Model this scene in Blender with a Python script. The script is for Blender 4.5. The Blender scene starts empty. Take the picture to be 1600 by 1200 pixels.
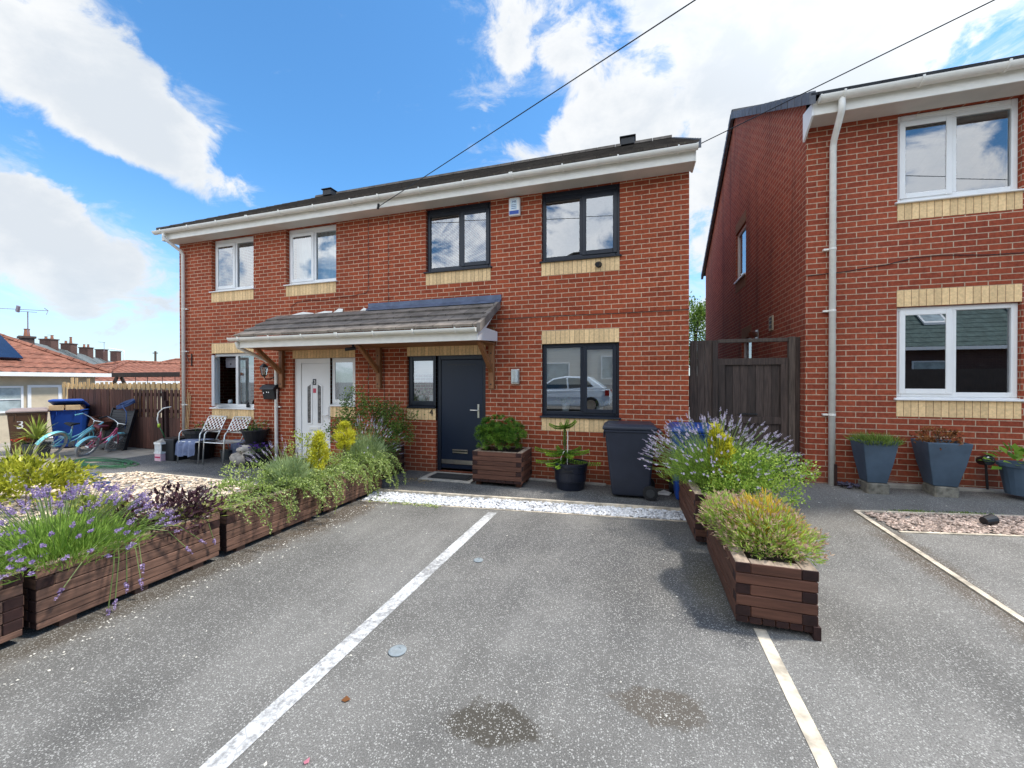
import bpy, math, random
import numpy as np
from mathutils import Vector, Matrix, Euler
random.seed(7); rng = np.random.default_rng(11)
S = bpy.context.scene
COL = S.collection
R = math.radians
PI = math.pi

# ------------------------------------------------------------------ camera
CAM = np.array([-0.730, -6.517, 1.662]); FPX = 629.2; YAW = R(17.318)
cd = bpy.data.cameras.new("camera"); cam = bpy.data.objects.new("camera", cd); COL.objects.link(cam)
cam.location = CAM; cam.rotation_euler = (R(90 - 0.30), 0, YAW)
cd.sensor_width = 36; cd.lens = FPX / 1600 * 36; cd.clip_start = 0.02; cd.clip_end = 3000
S.camera = cam
FW = np.array([-math.sin(YAW), math.cos(YAW), 0.0]); RT = np.array([math.cos(YAW), math.sin(YAW), 0.0])
UPV = np.array([0, 0, 1.0])
def pdir(u, v):
    d = FW + (u - 800) / FPX * RT - (v - 597) / FPX * UPV
    return d / np.linalg.norm(d)

# ------------------------------------------------------------------ light
SUNDIR = Vector((0.50, 0.13, 0.88)).normalized()
EXPOSURE = 1.27
w = bpy.data.worlds.new("World"); S.world = w; w.use_nodes = True
nt = w.node_tree; nt.nodes.clear()
def N(t, kind, **kw):
    n = t.nodes.new(kind)
    for k, v in kw.items():
        if k == 'inp':
            for i, x in v.items():
                if hasattr(x, 'is_output') or isinstance(x, bpy.types.NodeSocket): t.links.new(x, n.inputs[i])
                else: n.inputs[i].default_value = x
        else: setattr(n, k, v)
    return n
def math_(t, op, a, b=0.0, c=None, clamp=False):
    n = t.nodes.new('ShaderNodeMath'); n.operation = op; n.use_clamp = clamp
    for i, x in enumerate((a, b, c)):
        if x is None: continue
        if isinstance(x, bpy.types.NodeSocket): t.links.new(x, n.inputs[i])
        else: n.inputs[i].default_value = x
    return n.outputs[0]
def maprange(t, x, a, b, c=0.0, d=1.0, smooth=True):
    n = t.nodes.new('ShaderNodeMapRange'); n.interpolation_type = 'SMOOTHSTEP' if smooth else 'LINEAR'
    t.links.new(x, n.inputs[0])
    for i, v in zip((1, 2, 3, 4), (a, b, c, d)): n.inputs[i].default_value = v
    return n.outputs[0]
def mixc(t, f, a, b, mode='MIX'):
    n = t.nodes.new('ShaderNodeMix'); n.data_type = 'RGBA'; n.blend_type = mode
    for i, x in ((0, f), (6, a), (7, b)):
        if isinstance(x, bpy.types.NodeSocket): t.links.new(x, n.inputs[i])
        elif i == 0: n.inputs[0].default_value = x
        else: n.inputs[i].default_value = (*x, 1) if len(x) == 3 else x
    return n.outputs[2]
SKYS = 0.105
sky = nt.nodes.new('ShaderNodeTexSky'); sky.sky_type = 'NISHITA'; sky.sun_disc = False
sky.sun_elevation = math.asin(SUNDIR.z); sky.sun_rotation = math.atan2(SUNDIR.x, SUNDIR.y)
sky.ozone_density = 2.5; sky.dust_density = 0.4; sky.air_density = 1.0
tc = nt.nodes.new('ShaderNodeTexCoord'); DIR = tc.outputs['Generated']
sepd = N(nt, 'ShaderNodeSeparateXYZ', inp={0: DIR})
tintc = mixc(nt, maprange(nt, sepd.outputs[2], .02, .45), (.88, .96, 1.03), (.50, .87, 1.05))
skyc = mixc(nt, 1.0, sky.outputs[0], tintc, 'MULTIPLY')
# clouds: lobes of cover in fixed sky directions broken up by fractal noise
LOBES = [((40, 70), 8, .30), ((120, 110), 7, .34), ((190, 150), 7, .38), ((270, 195), 6, .40), ((320, 245), 5, .40), ((200, 220), 4, .2), ((330, 160), 4, .16),
  ((0, 250), 4.5, .34), ((40, 300), 4.5, .34), ((20, 350), 5, .30), ((120, 385), 5, .38), ((205, 380), 4.5, .38), ((30, 400), 5, .26), ((165, 480), 4, .30), ((90, 455), 3, .16), ((250, 515), 3.5, .22), ((370, 322), 3.5, .28), ((200, 430), 5, .12),
  ((800, 20), 5, .20), ((770, 90), 4.5, .26), ((755, 150), 4.5, .24), ((835, 105), 4.5, .26), ((880, 60), 4, .16), ((950, 190), 6, .30), ((940, 30), 7, .25), ((1030, 60), 6, .22), ((1000, 150), 7, .20), ((1150, 60), 9, .40), ((1120, 160), 7, .36), ((1250, 90), 10, .50), ((1350, 40), 11, .45), ((1470, 30), 9, .32), ((1590, 100), 6, .3),
  ((840, 238), 4, .32), ((900, 225), 4, .32), ((980, 235), 5, .30), ((1100, 320), 7, .38), ((1095, 450), 6, .34), ((620, 235), 3.5, .24), ((585, 190), 3, .12),
  ((500, 110), 16, -.34), ((600, 170), 9, -.2), ((430, 270), 7, -.3), ((420, 30), 10, -.25), ((680, 60), 7, -.2), ((40, 205), 4, -.45), ((100, 245), 4, -.45), ((165, 280), 4, -.42), ((230, 310), 4, -.36), ((300, 320), 3.5, -.2), ((20, 15), 3, -.2), ((240, 60), 5, -.35), ((330, 100), 5, -.3), ((300, 400), 4, -.2), ((20, 460), 4, -.25), ((1530, 85), 5, -.5), ((1060, 95), 3.5, -.3), ((965, 95), 3, -.32), ((835, 165), 4, -.26), ((640, 290), 6, -.2), ((1090, 200), 3, -.15)]
acc = None
for (uv, rad, wt) in LOBES:
    d = pdir(*uv)
    dp = nt.nodes.new('ShaderNodeVectorMath'); dp.operation = 'DOT_PRODUCT'; nt.links.new(DIR, dp.inputs[0]); dp.inputs[1].default_value = d
    x = maprange(nt, dp.outputs['Value'], math.cos(R(rad * 1.25)), math.cos(R(rad * .2)), 0, wt * .86)
    acc = x if acc is None else math_(nt, 'ADD', acc, x)
mp = N(nt, 'ShaderNodeMapping', inp={0: DIR}); mp.inputs['Scale'].default_value = (1, 1, 1.5)
n1 = N(nt, 'ShaderNodeTexNoise', inp={0: mp.outputs[0], 2: 7.0, 3: 11.0, 4: .62, 8: .45})
n2 = N(nt, 'ShaderNodeTexNoise', inp={0: mp.outputs[0], 2: 5.0, 3: 6.0, 4: .6})
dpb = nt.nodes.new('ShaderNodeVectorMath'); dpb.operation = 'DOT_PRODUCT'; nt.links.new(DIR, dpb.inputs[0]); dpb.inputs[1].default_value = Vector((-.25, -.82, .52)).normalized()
back = maprange(nt, dpb.outputs['Value'], .25, .95)      # added bright cloud behind the camera, unseen fill for the shaded facade
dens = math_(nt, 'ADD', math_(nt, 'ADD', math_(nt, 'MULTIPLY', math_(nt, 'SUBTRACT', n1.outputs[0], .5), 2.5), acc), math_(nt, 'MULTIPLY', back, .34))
cover = maprange(nt, dens, .06, .46)
mpw = N(nt, 'ShaderNodeMapping', inp={0: DIR}); mpw.inputs['Scale'].default_value = (2.2, 3.0, 7.0); mpw.inputs['Rotation'].default_value = (.3, .2, .5)
nw = N(nt, 'ShaderNodeTexNoise', inp={0: mpw.outputs[0], 2: 2.2, 3: 8.0, 4: .66, 8: .6})   # thin high streaks
wisp = math_(nt, 'MULTIPLY', maprange(nt, math_(nt, 'ADD', nw.outputs[0], math_(nt, 'MULTIPLY', acc, .25)), .50, .74), .55)
cover = math_(nt, 'MAXIMUM', cover, wisp)
shade = maprange(nt, math_(nt, 'ADD', math_(nt, 'MULTIPLY', n2.outputs[0], 1.0), math_(nt, 'MULTIPLY', dens, -.30)), .12, .52)
dps = nt.nodes.new('ShaderNodeVectorMath'); dps.operation = 'DOT_PRODUCT'; nt.links.new(DIR, dps.inputs[0]); dps.inputs[1].default_value = SUNDIR
glow = maprange(nt, dps.outputs['Value'], .55, 1.0, 0.0, .75)
cl = mixc(nt, shade, (.31, .335, .365), (.40, .41, .42))
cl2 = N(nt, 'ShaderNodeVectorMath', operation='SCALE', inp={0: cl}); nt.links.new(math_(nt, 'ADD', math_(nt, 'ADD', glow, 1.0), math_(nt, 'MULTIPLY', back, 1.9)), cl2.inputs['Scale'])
skys = N(nt, 'ShaderNodeVectorMath', operation='SCALE', inp={0: skyc}); skys.inputs['Scale'].default_value = SKYS
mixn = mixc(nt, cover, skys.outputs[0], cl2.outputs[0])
# low pale haze band near the horizon
sep = N(nt, 'ShaderNodeSeparateXYZ', inp={0: DIR})
hz = maprange(nt, sep.outputs[2], 0.0, .24, .55, 0.0)
mixn = mixc(nt, hz, mixn, (.20, .285, .36))
bg = N(nt, 'ShaderNodeBackground', inp={0: mixn, 1: 1.0})
out = N(nt, 'ShaderNodeOutputWorld', inp={0: bg.outputs[0]})

sl = bpy.data.lights.new("sun", 'SUN'); sl.energy = 2.1; sl.angle = R(6); sl.color = (1, .955, .88)
so = bpy.data.objects.new("sun", sl); COL.objects.link(so)
so.rotation_euler = SUNDIR.to_track_quat('Z', 'Y').to_euler(); so.location = (20, 5, 40)
S.view_settings.view_transform = 'Standard'; S.view_settings.look = 'None'; S.view_settings.exposure = EXPOSURE
S.view_settings.gamma = 1.0
S.render.engine = 'CYCLES'
S.cycles.max_bounces = 8; S.cycles.transparent_max_bounces = 16; S.cycles.caustics_reflective = False; S.cycles.caustics_refractive = False
S.cycles.use_denoising = True

# ------------------------------------------------------------------ materials
MATS = {}
def newmat(name):
    m = bpy.data.materials.new(name); m.use_nodes = True; t = m.node_tree
    b = t.nodes['Principled BSDF']; MATS[name] = m
    return m, t, b
def M(name, col, rough=.6, var=.2, scale=6.0, bump=0.0, bscale=40.0, metal=0.0, spec=.4, tint=0.35, stretch=(1, 1, 1), col2=None, coat=0.0):
    """plain procedural surface: noise mottling + per-piece tint + optional bump"""
    m, t, b = newmat(name)
    co = N(t, 'ShaderNodeTexCoord').outputs['Object']
    mp = N(t, 'ShaderNodeMapping', inp={0: co}); mp.inputs['Scale'].default_value = stretch
    n = N(t, 'ShaderNodeTexNoise', inp={0: mp.outputs[0], 2: scale, 3: 5.0, 4: .6})
    c2 = col2 or tuple(min(1, x * (1 - var)) for x in col)
    c1 = col if col2 else tuple(min(1, x * (1 + var)) for x in col)
    c = mixc(t, maprange(t, n.outputs[0], .3, .7), c1, c2)
    if tint:
        at = N(t, 'ShaderNodeAttribute', attribute_name='tint')
        f = maprange(t, at.outputs['Fac'], 0, 1, 1 - tint, 1 + tint, smooth=False)
        vs = N(t, 'ShaderNodeVectorMath', operation='SCALE', inp={0: c}); t.links.new(f, vs.inputs['Scale']); c = vs.outputs[0]
    t.links.new(c, b.inputs['Base Color'])
    b.inputs['Roughness'].default_value = rough; b.inputs['Metallic'].default_value = metal
    b.inputs['Specular IOR Level'].default_value = spec
    if coat: b.inputs['Coat Weight'].default_value = coat; b.inputs['Coat Roughness'].default_value = .1
    if bump:
        nb = N(t, 'ShaderNodeTexNoise', inp={0: mp.outputs[0], 2: bscale, 3: 4.0})
        bp = N(t, 'ShaderNodeBump', inp={0: bump, 1: .01, 2: nb.outputs[0]})
        t.links.new(bp.outputs[0], b.inputs['Normal'])
    return m
def LEAF(name, dark, light, rough=.5, trans=.35, mid=None):
    m, t, b = newmat(name)
    at = N(t, 'ShaderNodeAttribute', attribute_name='tint')
    cr = t.nodes.new('ShaderNodeValToRGB'); t.links.new(at.outputs['Fac'], cr.inputs[0])
    cr.color_ramp.elements[0].color = (*dark, 1); cr.color_ramp.elements[1].color = (*light, 1)
    if mid: e = cr.color_ramp.elements.new(.5); e.color = (*mid, 1)
    t.links.new(cr.outputs[0], b.inputs['Base Color']); b.inputs['Roughness'].default_value = rough
    b.inputs['Specular IOR Level'].default_value = .3
    tr = N(t, 'ShaderNodeBsdfTranslucent', inp={0: cr.outputs[0]})
    mx = N(t, 'ShaderNodeMixShader', inp={0: trans, 1: b.outputs[0], 2: tr.outputs[0]})
    t.links.new(mx.outputs[0], t.nodes['Material Output'].inputs[0])
    return m
def UVW(t, scale=1.0, off=(0, 0)):
    """wall coordinates in metres: (x or y, z) chosen by the face normal"""
    co = N(t, 'ShaderNodeTexCoord').outputs['Object']; sp = N(t, 'ShaderNodeSeparateXYZ', inp={0: co})
    ge = N(t, 'ShaderNodeNewGeometry'); sn = N(t, 'ShaderNodeSeparateXYZ', inp={0: ge.outputs['True Normal']})
    side = math_(t, 'GREATER_THAN', math_(t, 'ABSOLUTE', sn.outputs[0]), .5)
    mx = N(t, 'ShaderNodeMix', inp={0: side, 2: sp.outputs[0], 3: sp.outputs[1]})
    u = math_(t, 'ADD', mx.outputs[0], off[0]); v = math_(t, 'ADD', sp.outputs[2], off[1])
    return N(t, 'ShaderNodeCombineXYZ', inp={0: u, 1: v}).outputs[0], co
def BRICK(name, c1, c2, mortar, off=(0, 0), stain=.0):
    m, t, b = newmat(name)
    uv, co = UVW(t, off=off)
    br = N(t, 'ShaderNodeTexBrick', offset=.5, inp={0: uv, 1: (*c1, 1), 2: (*c2, 1), 3: (*mortar, 1), 4: 1.0, 5: .0056, 6: .12, 7: -.1, 8: .225, 9: .075})
    n = N(t, 'ShaderNodeTexNoise', inp={0: co, 2: 22.0, 3: 6.0, 4: .7})
    n3 = N(t, 'ShaderNodeTexNoise', inp={0: co, 2: .7, 3: 4.0, 4: .6})
    f = math_(t, 'MULTIPLY', maprange(t, n.outputs[0], .25, .75, .72, 1.25), maprange(t, n3.outputs[0], .3, .7, .86, 1.1))
    vs = N(t, 'ShaderNodeVectorMath', operation='SCALE', inp={0: br.outputs[0]}); t.links.new(f, vs.inputs['Scale'])
    c = vs.outputs[0]
    np_ = N(t, 'ShaderNodeTexNoise', inp={0: co, 2: 1.7, 3: 6.0, 4: .65})
    c = mixc(t, math_(t, 'MULTIPLY', maprange(t, np_.outputs[0], .60, .78), .16), c, (.62, .50, .42))
    ng = N(t, 'ShaderNodeTexNoise', inp={0: co, 2: 4.0, 3: 4.0, 4: .6}); sz = N(t, 'ShaderNodeSeparateXYZ', inp={0: co})
    splash = math_(t, 'MULTIPLY', maprange(t, math_(t, 'ADD', sz.outputs[2], math_(t, 'MULTIPLY', ng.outputs[0], .45)), .25, .62, 1, 0), .38)
    c = mixc(t, splash, c, (.12, .075, .05))
    if stain:   # damp streaks running down a weathered gable
        mp = N(t, 'ShaderNodeMapping', inp={0: uv}); mp.inputs['Scale'].default_value = (2.2, .18, 1)
        ns = N(t, 'ShaderNodeTexNoise', inp={0: mp.outputs[0], 2: 1.0, 3: 5.0})
        c = mixc(t, math_(t, 'MULTIPLY', maprange(t, ns.outputs[0], .5, .7), stain), c, (.05, .022, .02))
    t.links.new(c, b.inputs['Base Color']); b.inputs['Roughness'].default_value = .85; b.inputs['Specular IOR Level'].default_value = .2
    hh = math_(t, 'ADD', math_(t, 'MULTIPLY', br.outputs['Fac'], -1.0), math_(t, 'MULTIPLY', n.outputs[0], .35))
    bp = N(t, 'ShaderNodeBump', inp={0: .55, 1: .008, 2: hh}); t.links.new(bp.outputs[0], b.inputs['Normal'])
    return m
BR1, BR2, MOR = (.355, .076, .032), (.25, .050, .023), (.54, .38, .26)
M_brick = BRICK('red_brick', BR1, BR2, MOR, off=(0, -.035))
M_brickR = BRICK('red_brick_right', (.32, .070, .033), (.235, .048, .025), (.46, .34, .24), off=(-1.48, -.01))
M_brickG = BRICK('red_brick_gable', (.33, .078, .042), (.24, .052, .031), (.42, .27, .18), off=(0, -.01), stain=.45)
M_brickdist = BRICK('brick_distant', (.12, .058, .045), (.09, .045, .036), (.16, .12, .10))
M_buff = M('buff_brick', (.78, .54, .28), .85, .12, 30, bump=.3, tint=.13)
M_mortar = M('mortar', (.36, .24, .15), .9, .15, 30, tint=0)
M_white = M('white_upvc', (.80, .79, .77), .32, .03, 3, tint=0)
M_gutter = M('white_gutter_plastic', (.80, .77, .70), .38, .05, 2.5, tint=0, stretch=(3, 1, 6))
M_soffit = M('soffit_board', (.66, .62, .56), .5, .06, 3, tint=0)
M_anth = M('anthracite_upvc', (.012, .016, .026), .35, .1, 4, tint=0)
M_navy = M('navy_door', (.006, .014, .034), .38, .08, 4, bump=.12, bscale=90, tint=0, stretch=(1, 1, .1))
M_chrome = M('brushed_steel', (.62, .60, .56), .28, .08, 20, metal=1, tint=0)
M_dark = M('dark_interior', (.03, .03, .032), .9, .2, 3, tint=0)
M_black = M('black_plastic', (.013, .014, .017), .42, .2, 10, tint=.1)
M_lead = M('lead_flashing', (.10, .125, .19), .45, .2, 6, tint=0, metal=.2)
M_bracket = M('stained_bracket_timber', (.27, .115, .045), .6, .3, 6, bump=.2, tint=.15, stretch=(8, 8, .8))
M_wood = M('planter_timber', (.155, .084, .058), .7, .34, 3, bump=.2, bscale=14, tint=.26, stretch=(1.2, 1.2, 14), spec=.3)
M_woodend = M('planter_end_grain', (.030, .012, .010), .85, .25, 20, bump=.3, tint=.2)
M_woodtop = M('weathered_timber_top', (.30, .225, .165), .85, .4, 9, bump=.3, tint=.2, stretch=(3, 1, 1))
M_wooddk = M('dark_planter_timber', (.115, .050, .032), .7, .26, 3, bump=.2, bscale=14, tint=.24, stretch=(1.2, 1.2, 14), spec=.3)
M_soil = M('potting_soil', (.03, .02, .014), .95, .4, 30, bump=.8, bscale=50, tint=0)
M_fence = M('stained_fence_timber', (.078, .031, .021), .75, .35, 4, bump=.3, bscale=20, tint=.35, stretch=(14, 14, .8))
M_gate = M('dark_gate_timber', (.046, .031, .025), .75, .45, 4, bump=.35, bscale=20, tint=.35, stretch=(14, 14, .9))
M_pale = M('pale_raw_timber', (.55, .37, .18), .8, .2, 6, tint=.25, stretch=(10, 10, 1))
M_concrete = M('concrete', (.36, .33, .29), .9, .2, 8, bump=.2, tint=.1)
M_edging = M('pale_edging_timber', (.56, .48, .37), .85, .42, 7, bump=.2, tint=.1)
M_stone = M('pale_stone', (.40, .36, .31), .9, .3, 9, bump=.6, bscale=20, tint=.2)
def GLASS(name, refl=.32, tint=(.72, .80, .82), rough=0.0):
    m, t, b = newmat(name); t.nodes.remove(b)
    g = N(t, 'ShaderNodeBsdfGlossy', inp={0: (.95, .97, 1, 1), 1: rough})
    tr = N(t, 'ShaderNodeBsdfTransparent', inp={0: (*tint, 1)})
    lw = N(t, 'ShaderNodeFresnel', inp={0: 1.5})
    f = math_(t, 'ADD', math_(t, 'MULTIPLY', lw.outputs[0], .9), refl - .04, clamp=True)
    mx = N(t, 'ShaderNodeMixShader', inp={0: f, 1: tr.outputs[0], 2: g.outputs[0]})
    t.links.new(mx.outputs[0], t.nodes['Material Output'].inputs[0])
    return m
M_glass = GLASS('window_glass', .24)
M_glassd = GLASS('ground_floor_glass', .34, (.85, .9, .92))
M_frost = M('obscure_glass', (.30, .40, .40), .25, .2, 60, bump=.4, bscale=120, tint=0)
def TILE(name, c1, c2, joint, bw, moss=None, yaxis=False):
    m, t, b = newmat(name)
    co = N(t, 'ShaderNodeTexCoord').outputs['Object']; sp = N(t, 'ShaderNodeSeparateXYZ', inp={0: co})
    at = N(t, 'ShaderNodeAttribute', attribute_name='tint')
    u = math_(t, 'ADD', sp.outputs[1 if yaxis else 0], math_(t, 'MULTIPLY', at.outputs['Fac'], bw))
    uv = N(t, 'ShaderNodeCombineXYZ', inp={0: u, 1: 25.0}).outputs[0]
    br = N(t, 'ShaderNodeTexBrick', offset=0, inp={0: uv, 1: (*c1, 1), 2: (*c2, 1), 3: (*joint, 1), 4: 1.0, 5: .006, 6: .1, 7: 0.0, 8: bw, 9: 50.0})
    n = N(t, 'ShaderNodeTexNoise', inp={0: co, 2: 5.0, 3: 7.0, 4: .7})
    vs = N(t, 'ShaderNodeVectorMath', operation='SCALE', inp={0: br.outputs[0]}); t.links.new(maprange(t, n.outputs[0], .25, .75, .6, 1.45), vs.inputs['Scale'])
    c = vs.outputs[0]
    if moss:
        n5 = N(t, 'ShaderNodeTexNoise', inp={0: co, 2: 26.0, 3: 3.0}); c = mixc(t, math_(t, 'MULTIPLY', maprange(t, n5.outputs[0], .62, .72), .7), c, moss)
    t.links.new(c, b.inputs['Base Color']); b.inputs['Roughness'].default_value = .82; b.inputs['Specular IOR Level'].default_value = .25
    bp = N(t, 'ShaderNodeBump', inp={0: .4, 1: .01, 2: n.outputs[0]}); t.links.new(bp.outputs[0], b.inputs['Normal'])
    return m
M_tile = TILE('brown_concrete_tile', (.085, .073, .063), (.070, .060, .052), (.04, .034, .03), .33, moss=(.16, .15, .10))
M_tilep = TILE('porch_tile', (.20, .172, .148), (.165, .143, .125), (.06, .05, .045), .33, moss=(.17, .16, .13))
M_tileb = TILE('slate_blue_tile', (.045, .05, .06), (.04, .043, .052), (.015, .015, .018), .33)
M_verge = M('verge_tile', (.10, .105, .12), .6, .2, 8, tint=.2)
M_tiler = TILE('red_pantile', (.27, .115, .075), (.21, .085, .055), (.08, .04, .03), .30, moss=(.14, .10, .07), yaxis=True)
M_tileg = TILE('grey_slate', (.15, .16, .15), (.125, .135, .128), (.07, .07, .07), .4, yaxis=True)
M_cream = M('cream_render', (.55, .46, .33), .9, .08, 4, tint=0)
M_solar = M('solar_cell', (.012, .025, .06), .12, .1, 3, tint=0, spec=.6)

# asphalt with white chippings, oil stains, dirt along the planters and darker patches
def asphalt(name, base, stains=True):
    m, t, b = newmat(name)
    co = N(t, 'ShaderNodeTexCoord').outputs['Object']
    n = N(t, 'ShaderNodeTexNoise', inp={0: co, 2: 160.0, 3: 4.0, 4: .7}); nl = N(t, 'ShaderNodeTexNoise', inp={0: co, 2: .9, 3: 5.0, 4: .6})
    c = mixc(t, maprange(t, n.outputs[0], .3, .7), tuple(x * .6 for x in base), tuple(x * 1.45 for x in base))
    vs = N(t, 'ShaderNodeVectorMath', operation='SCALE', inp={0: c}); t.links.new(maprange(t, nl.outputs[0], .3, .7, .78, 1.18), vs.inputs['Scale']); c = vs.outputs[0]
    mpb = N(t, 'ShaderNodeMapping', inp={0: co}); mpb.inputs['Scale'].default_value = (1.6, .16, 1)
    nb_ = N(t, 'ShaderNodeTexNoise', inp={0: mpb.outputs[0], 2: 1.0, 3: 4.0, 4: .6})
    vs2 = N(t, 'ShaderNodeVectorMath', operation='SCALE', inp={0: c}); t.links.new(maprange(t, nb_.outputs[0], .35, .65, .84, 1.12), vs2.inputs['Scale']); c = vs2.outputs[0]
    wn = N(t, 'ShaderNodeTexNoise', inp={0: co, 2: 90.0, 3: 1.0})
    wob = N(t, 'ShaderNodeVectorMath', operation='SCALE', inp={0: wn.outputs['Color']}); wob.inputs['Scale'].default_value = .012
    cow = N(t, 'ShaderNodeVectorMath', operation='ADD', inp={0: co, 1: wob.outputs[0]}).outputs[0]
    sp = N(t, 'ShaderNodeSeparateXYZ', inp={0: co})
    if stains:
        def blob(cx, cy, rx, ry, col, amt, ns=5.0, edge=.12):
            nonlocal c
            nn = N(t, 'ShaderNodeTexNoise', inp={0: co, 2: ns, 3: 5.0, 4: .6})
            dx = math_(t, 'MULTIPLY', math_(t, 'SUBTRACT', sp.outputs[0], cx), 1 / rx); dy = math_(t, 'MULTIPLY', math_(t, 'SUBTRACT', sp.outputs[1], cy), 1 / ry)
            d = math_(t, 'SQRT', math_(t, 'ADD', math_(t, 'MULTIPLY', dx, dx), math_(t, 'MULTIPLY', dy, dy)))
            d = math_(t, 'ADD', d, math_(t, 'MULTIPLY', math_(t, 'SUBTRACT', nn.outputs[0], .5), 1.9))
            c = mixc(t, math_(t, 'MULTIPLY', maprange(t, d, 1 - edge, 1 + edge, 1, 0), amt), c, col)
        blob(-1.40, -4.68, .24, .115, (.050, .042, .030), .8, 7, .2)
        blob(-.60, -4.33, .22, .125, (.090, .074, .056), .75, 7, .2)
        blob(-.22, -3.45, .22, .20, (.045, .045, .048), .6, 4, .5)  # soft-edged dark patch left of the nearest right planter
        blob(-.18, -2.75, .14, .5, (.105, .085, .030), .55, 6, .7)
        blob(-4.36, -4.2, .16, 1.6, (.065, .050, .034), .8, 5, .7)
        blob(-4.25, -2.4, .22, 1.0, (.075, .052, .034), .8, 5, .6)
        blob(-1.0, -3.0, 1.3, .9, (.065, .064, .066), .35, 2, .8)
        blob(-.9, -2.2, 1.5, .6, (.06, .06, .064), .4, 2, .8)
        blob(1.6, -2.3, .12, 1.2, (.085, .06, .038), .7, 6, .7)
        blob(1.2, -1.1, .9, .5, (.15, .13, .10), .35, 2, .8)
    v = N(t, 'ShaderNodeTexVoronoi', feature='F1', inp={0: cow, 2: 95.0})
    cr = N(t, 'ShaderNodeSeparateColor', inp={0: v.outputs['Color']})
    fl = math_(t, 'MULTIPLY', math_(t, 'LESS_THAN', v.outputs['Distance'], .37), math_(t, 'GREATER_THAN', cr.outputs[0], .60))
    v2 = N(t, 'ShaderNodeTexVoronoi', feature='F1', inp={0: cow, 2: 120.0})
    cr2 = N(t, 'ShaderNodeSeparateColor', inp={0: v2.outputs['Color']})
    fl2 = math_(t, 'MULTIPLY', math_(t, 'LESS_THAN', v2.outputs['Distance'], .36), math_(t, 'GREATER_THAN', cr2.outputs[1], .66))
    c = mixc(t, math_(t, 'MULTIPLY', fl2, .6), c, (.33, .32, .29))
    c = mixc(t, math_(t, 'MULTIPLY', fl, maprange(t, cr.outputs[2], 0, 1, .5, .95, smooth=False)), c, (.43, .415, .38))
    t.links.new(c, b.inputs['Base Color']); b.inputs['Roughness'].default_value = .78; b.inputs['Specular IOR Level'].default_value = .25
    bp = N(t, 'ShaderNodeBump', inp={0: .6, 1: .006, 2: math_(t, 'ADD', n.outputs[0], math_(t, 'MULTIPLY', fl, .5))}); t.links.new(bp.outputs[0], b.inputs['Normal'])
    return m
M_asph = asphalt('chipped_asphalt', (.156, .148, .135))
M_path = asphalt('path_asphalt', (.098, .096, .094), stains=False)
def worn_paint():
    m, t, b = newmat('worn_white_paint')
    co = N(t, 'ShaderNodeTexCoord').outputs['Object']
    n = N(t, 'ShaderNodeTexNoise', inp={0: co, 2: 24.0, 3: 8.0, 4: .75}); n2 = N(t, 'ShaderNodeTexNoise', inp={0: co, 2: 2.0, 3: 3.0})
    v = N(t, 'ShaderNodeTexVoronoi', feature='DISTANCE_TO_EDGE', inp={0: co, 2: 9.0})
    crack = maprange(t, v.outputs[0], .0, .06, 1, 0)
    wear = maprange(t, math_(t, 'ADD', n.outputs[0], math_(t, 'MULTIPLY', n2.outputs[0], .55)), .66, .92, 0, 1)
    f = math_(t, 'MAXIMUM', math_(t, 'MULTIPLY', crack, .55), math_(t, 'MULTIPLY', wear, .8))
    c = mixc(t, f, (.66, .65, .63), (.16, .155, .15))
    t.links.new(c, b.inputs['Base Color']); b.inputs['Roughness'].default_value = .7
    return m
M_line = worn_paint()

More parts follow.
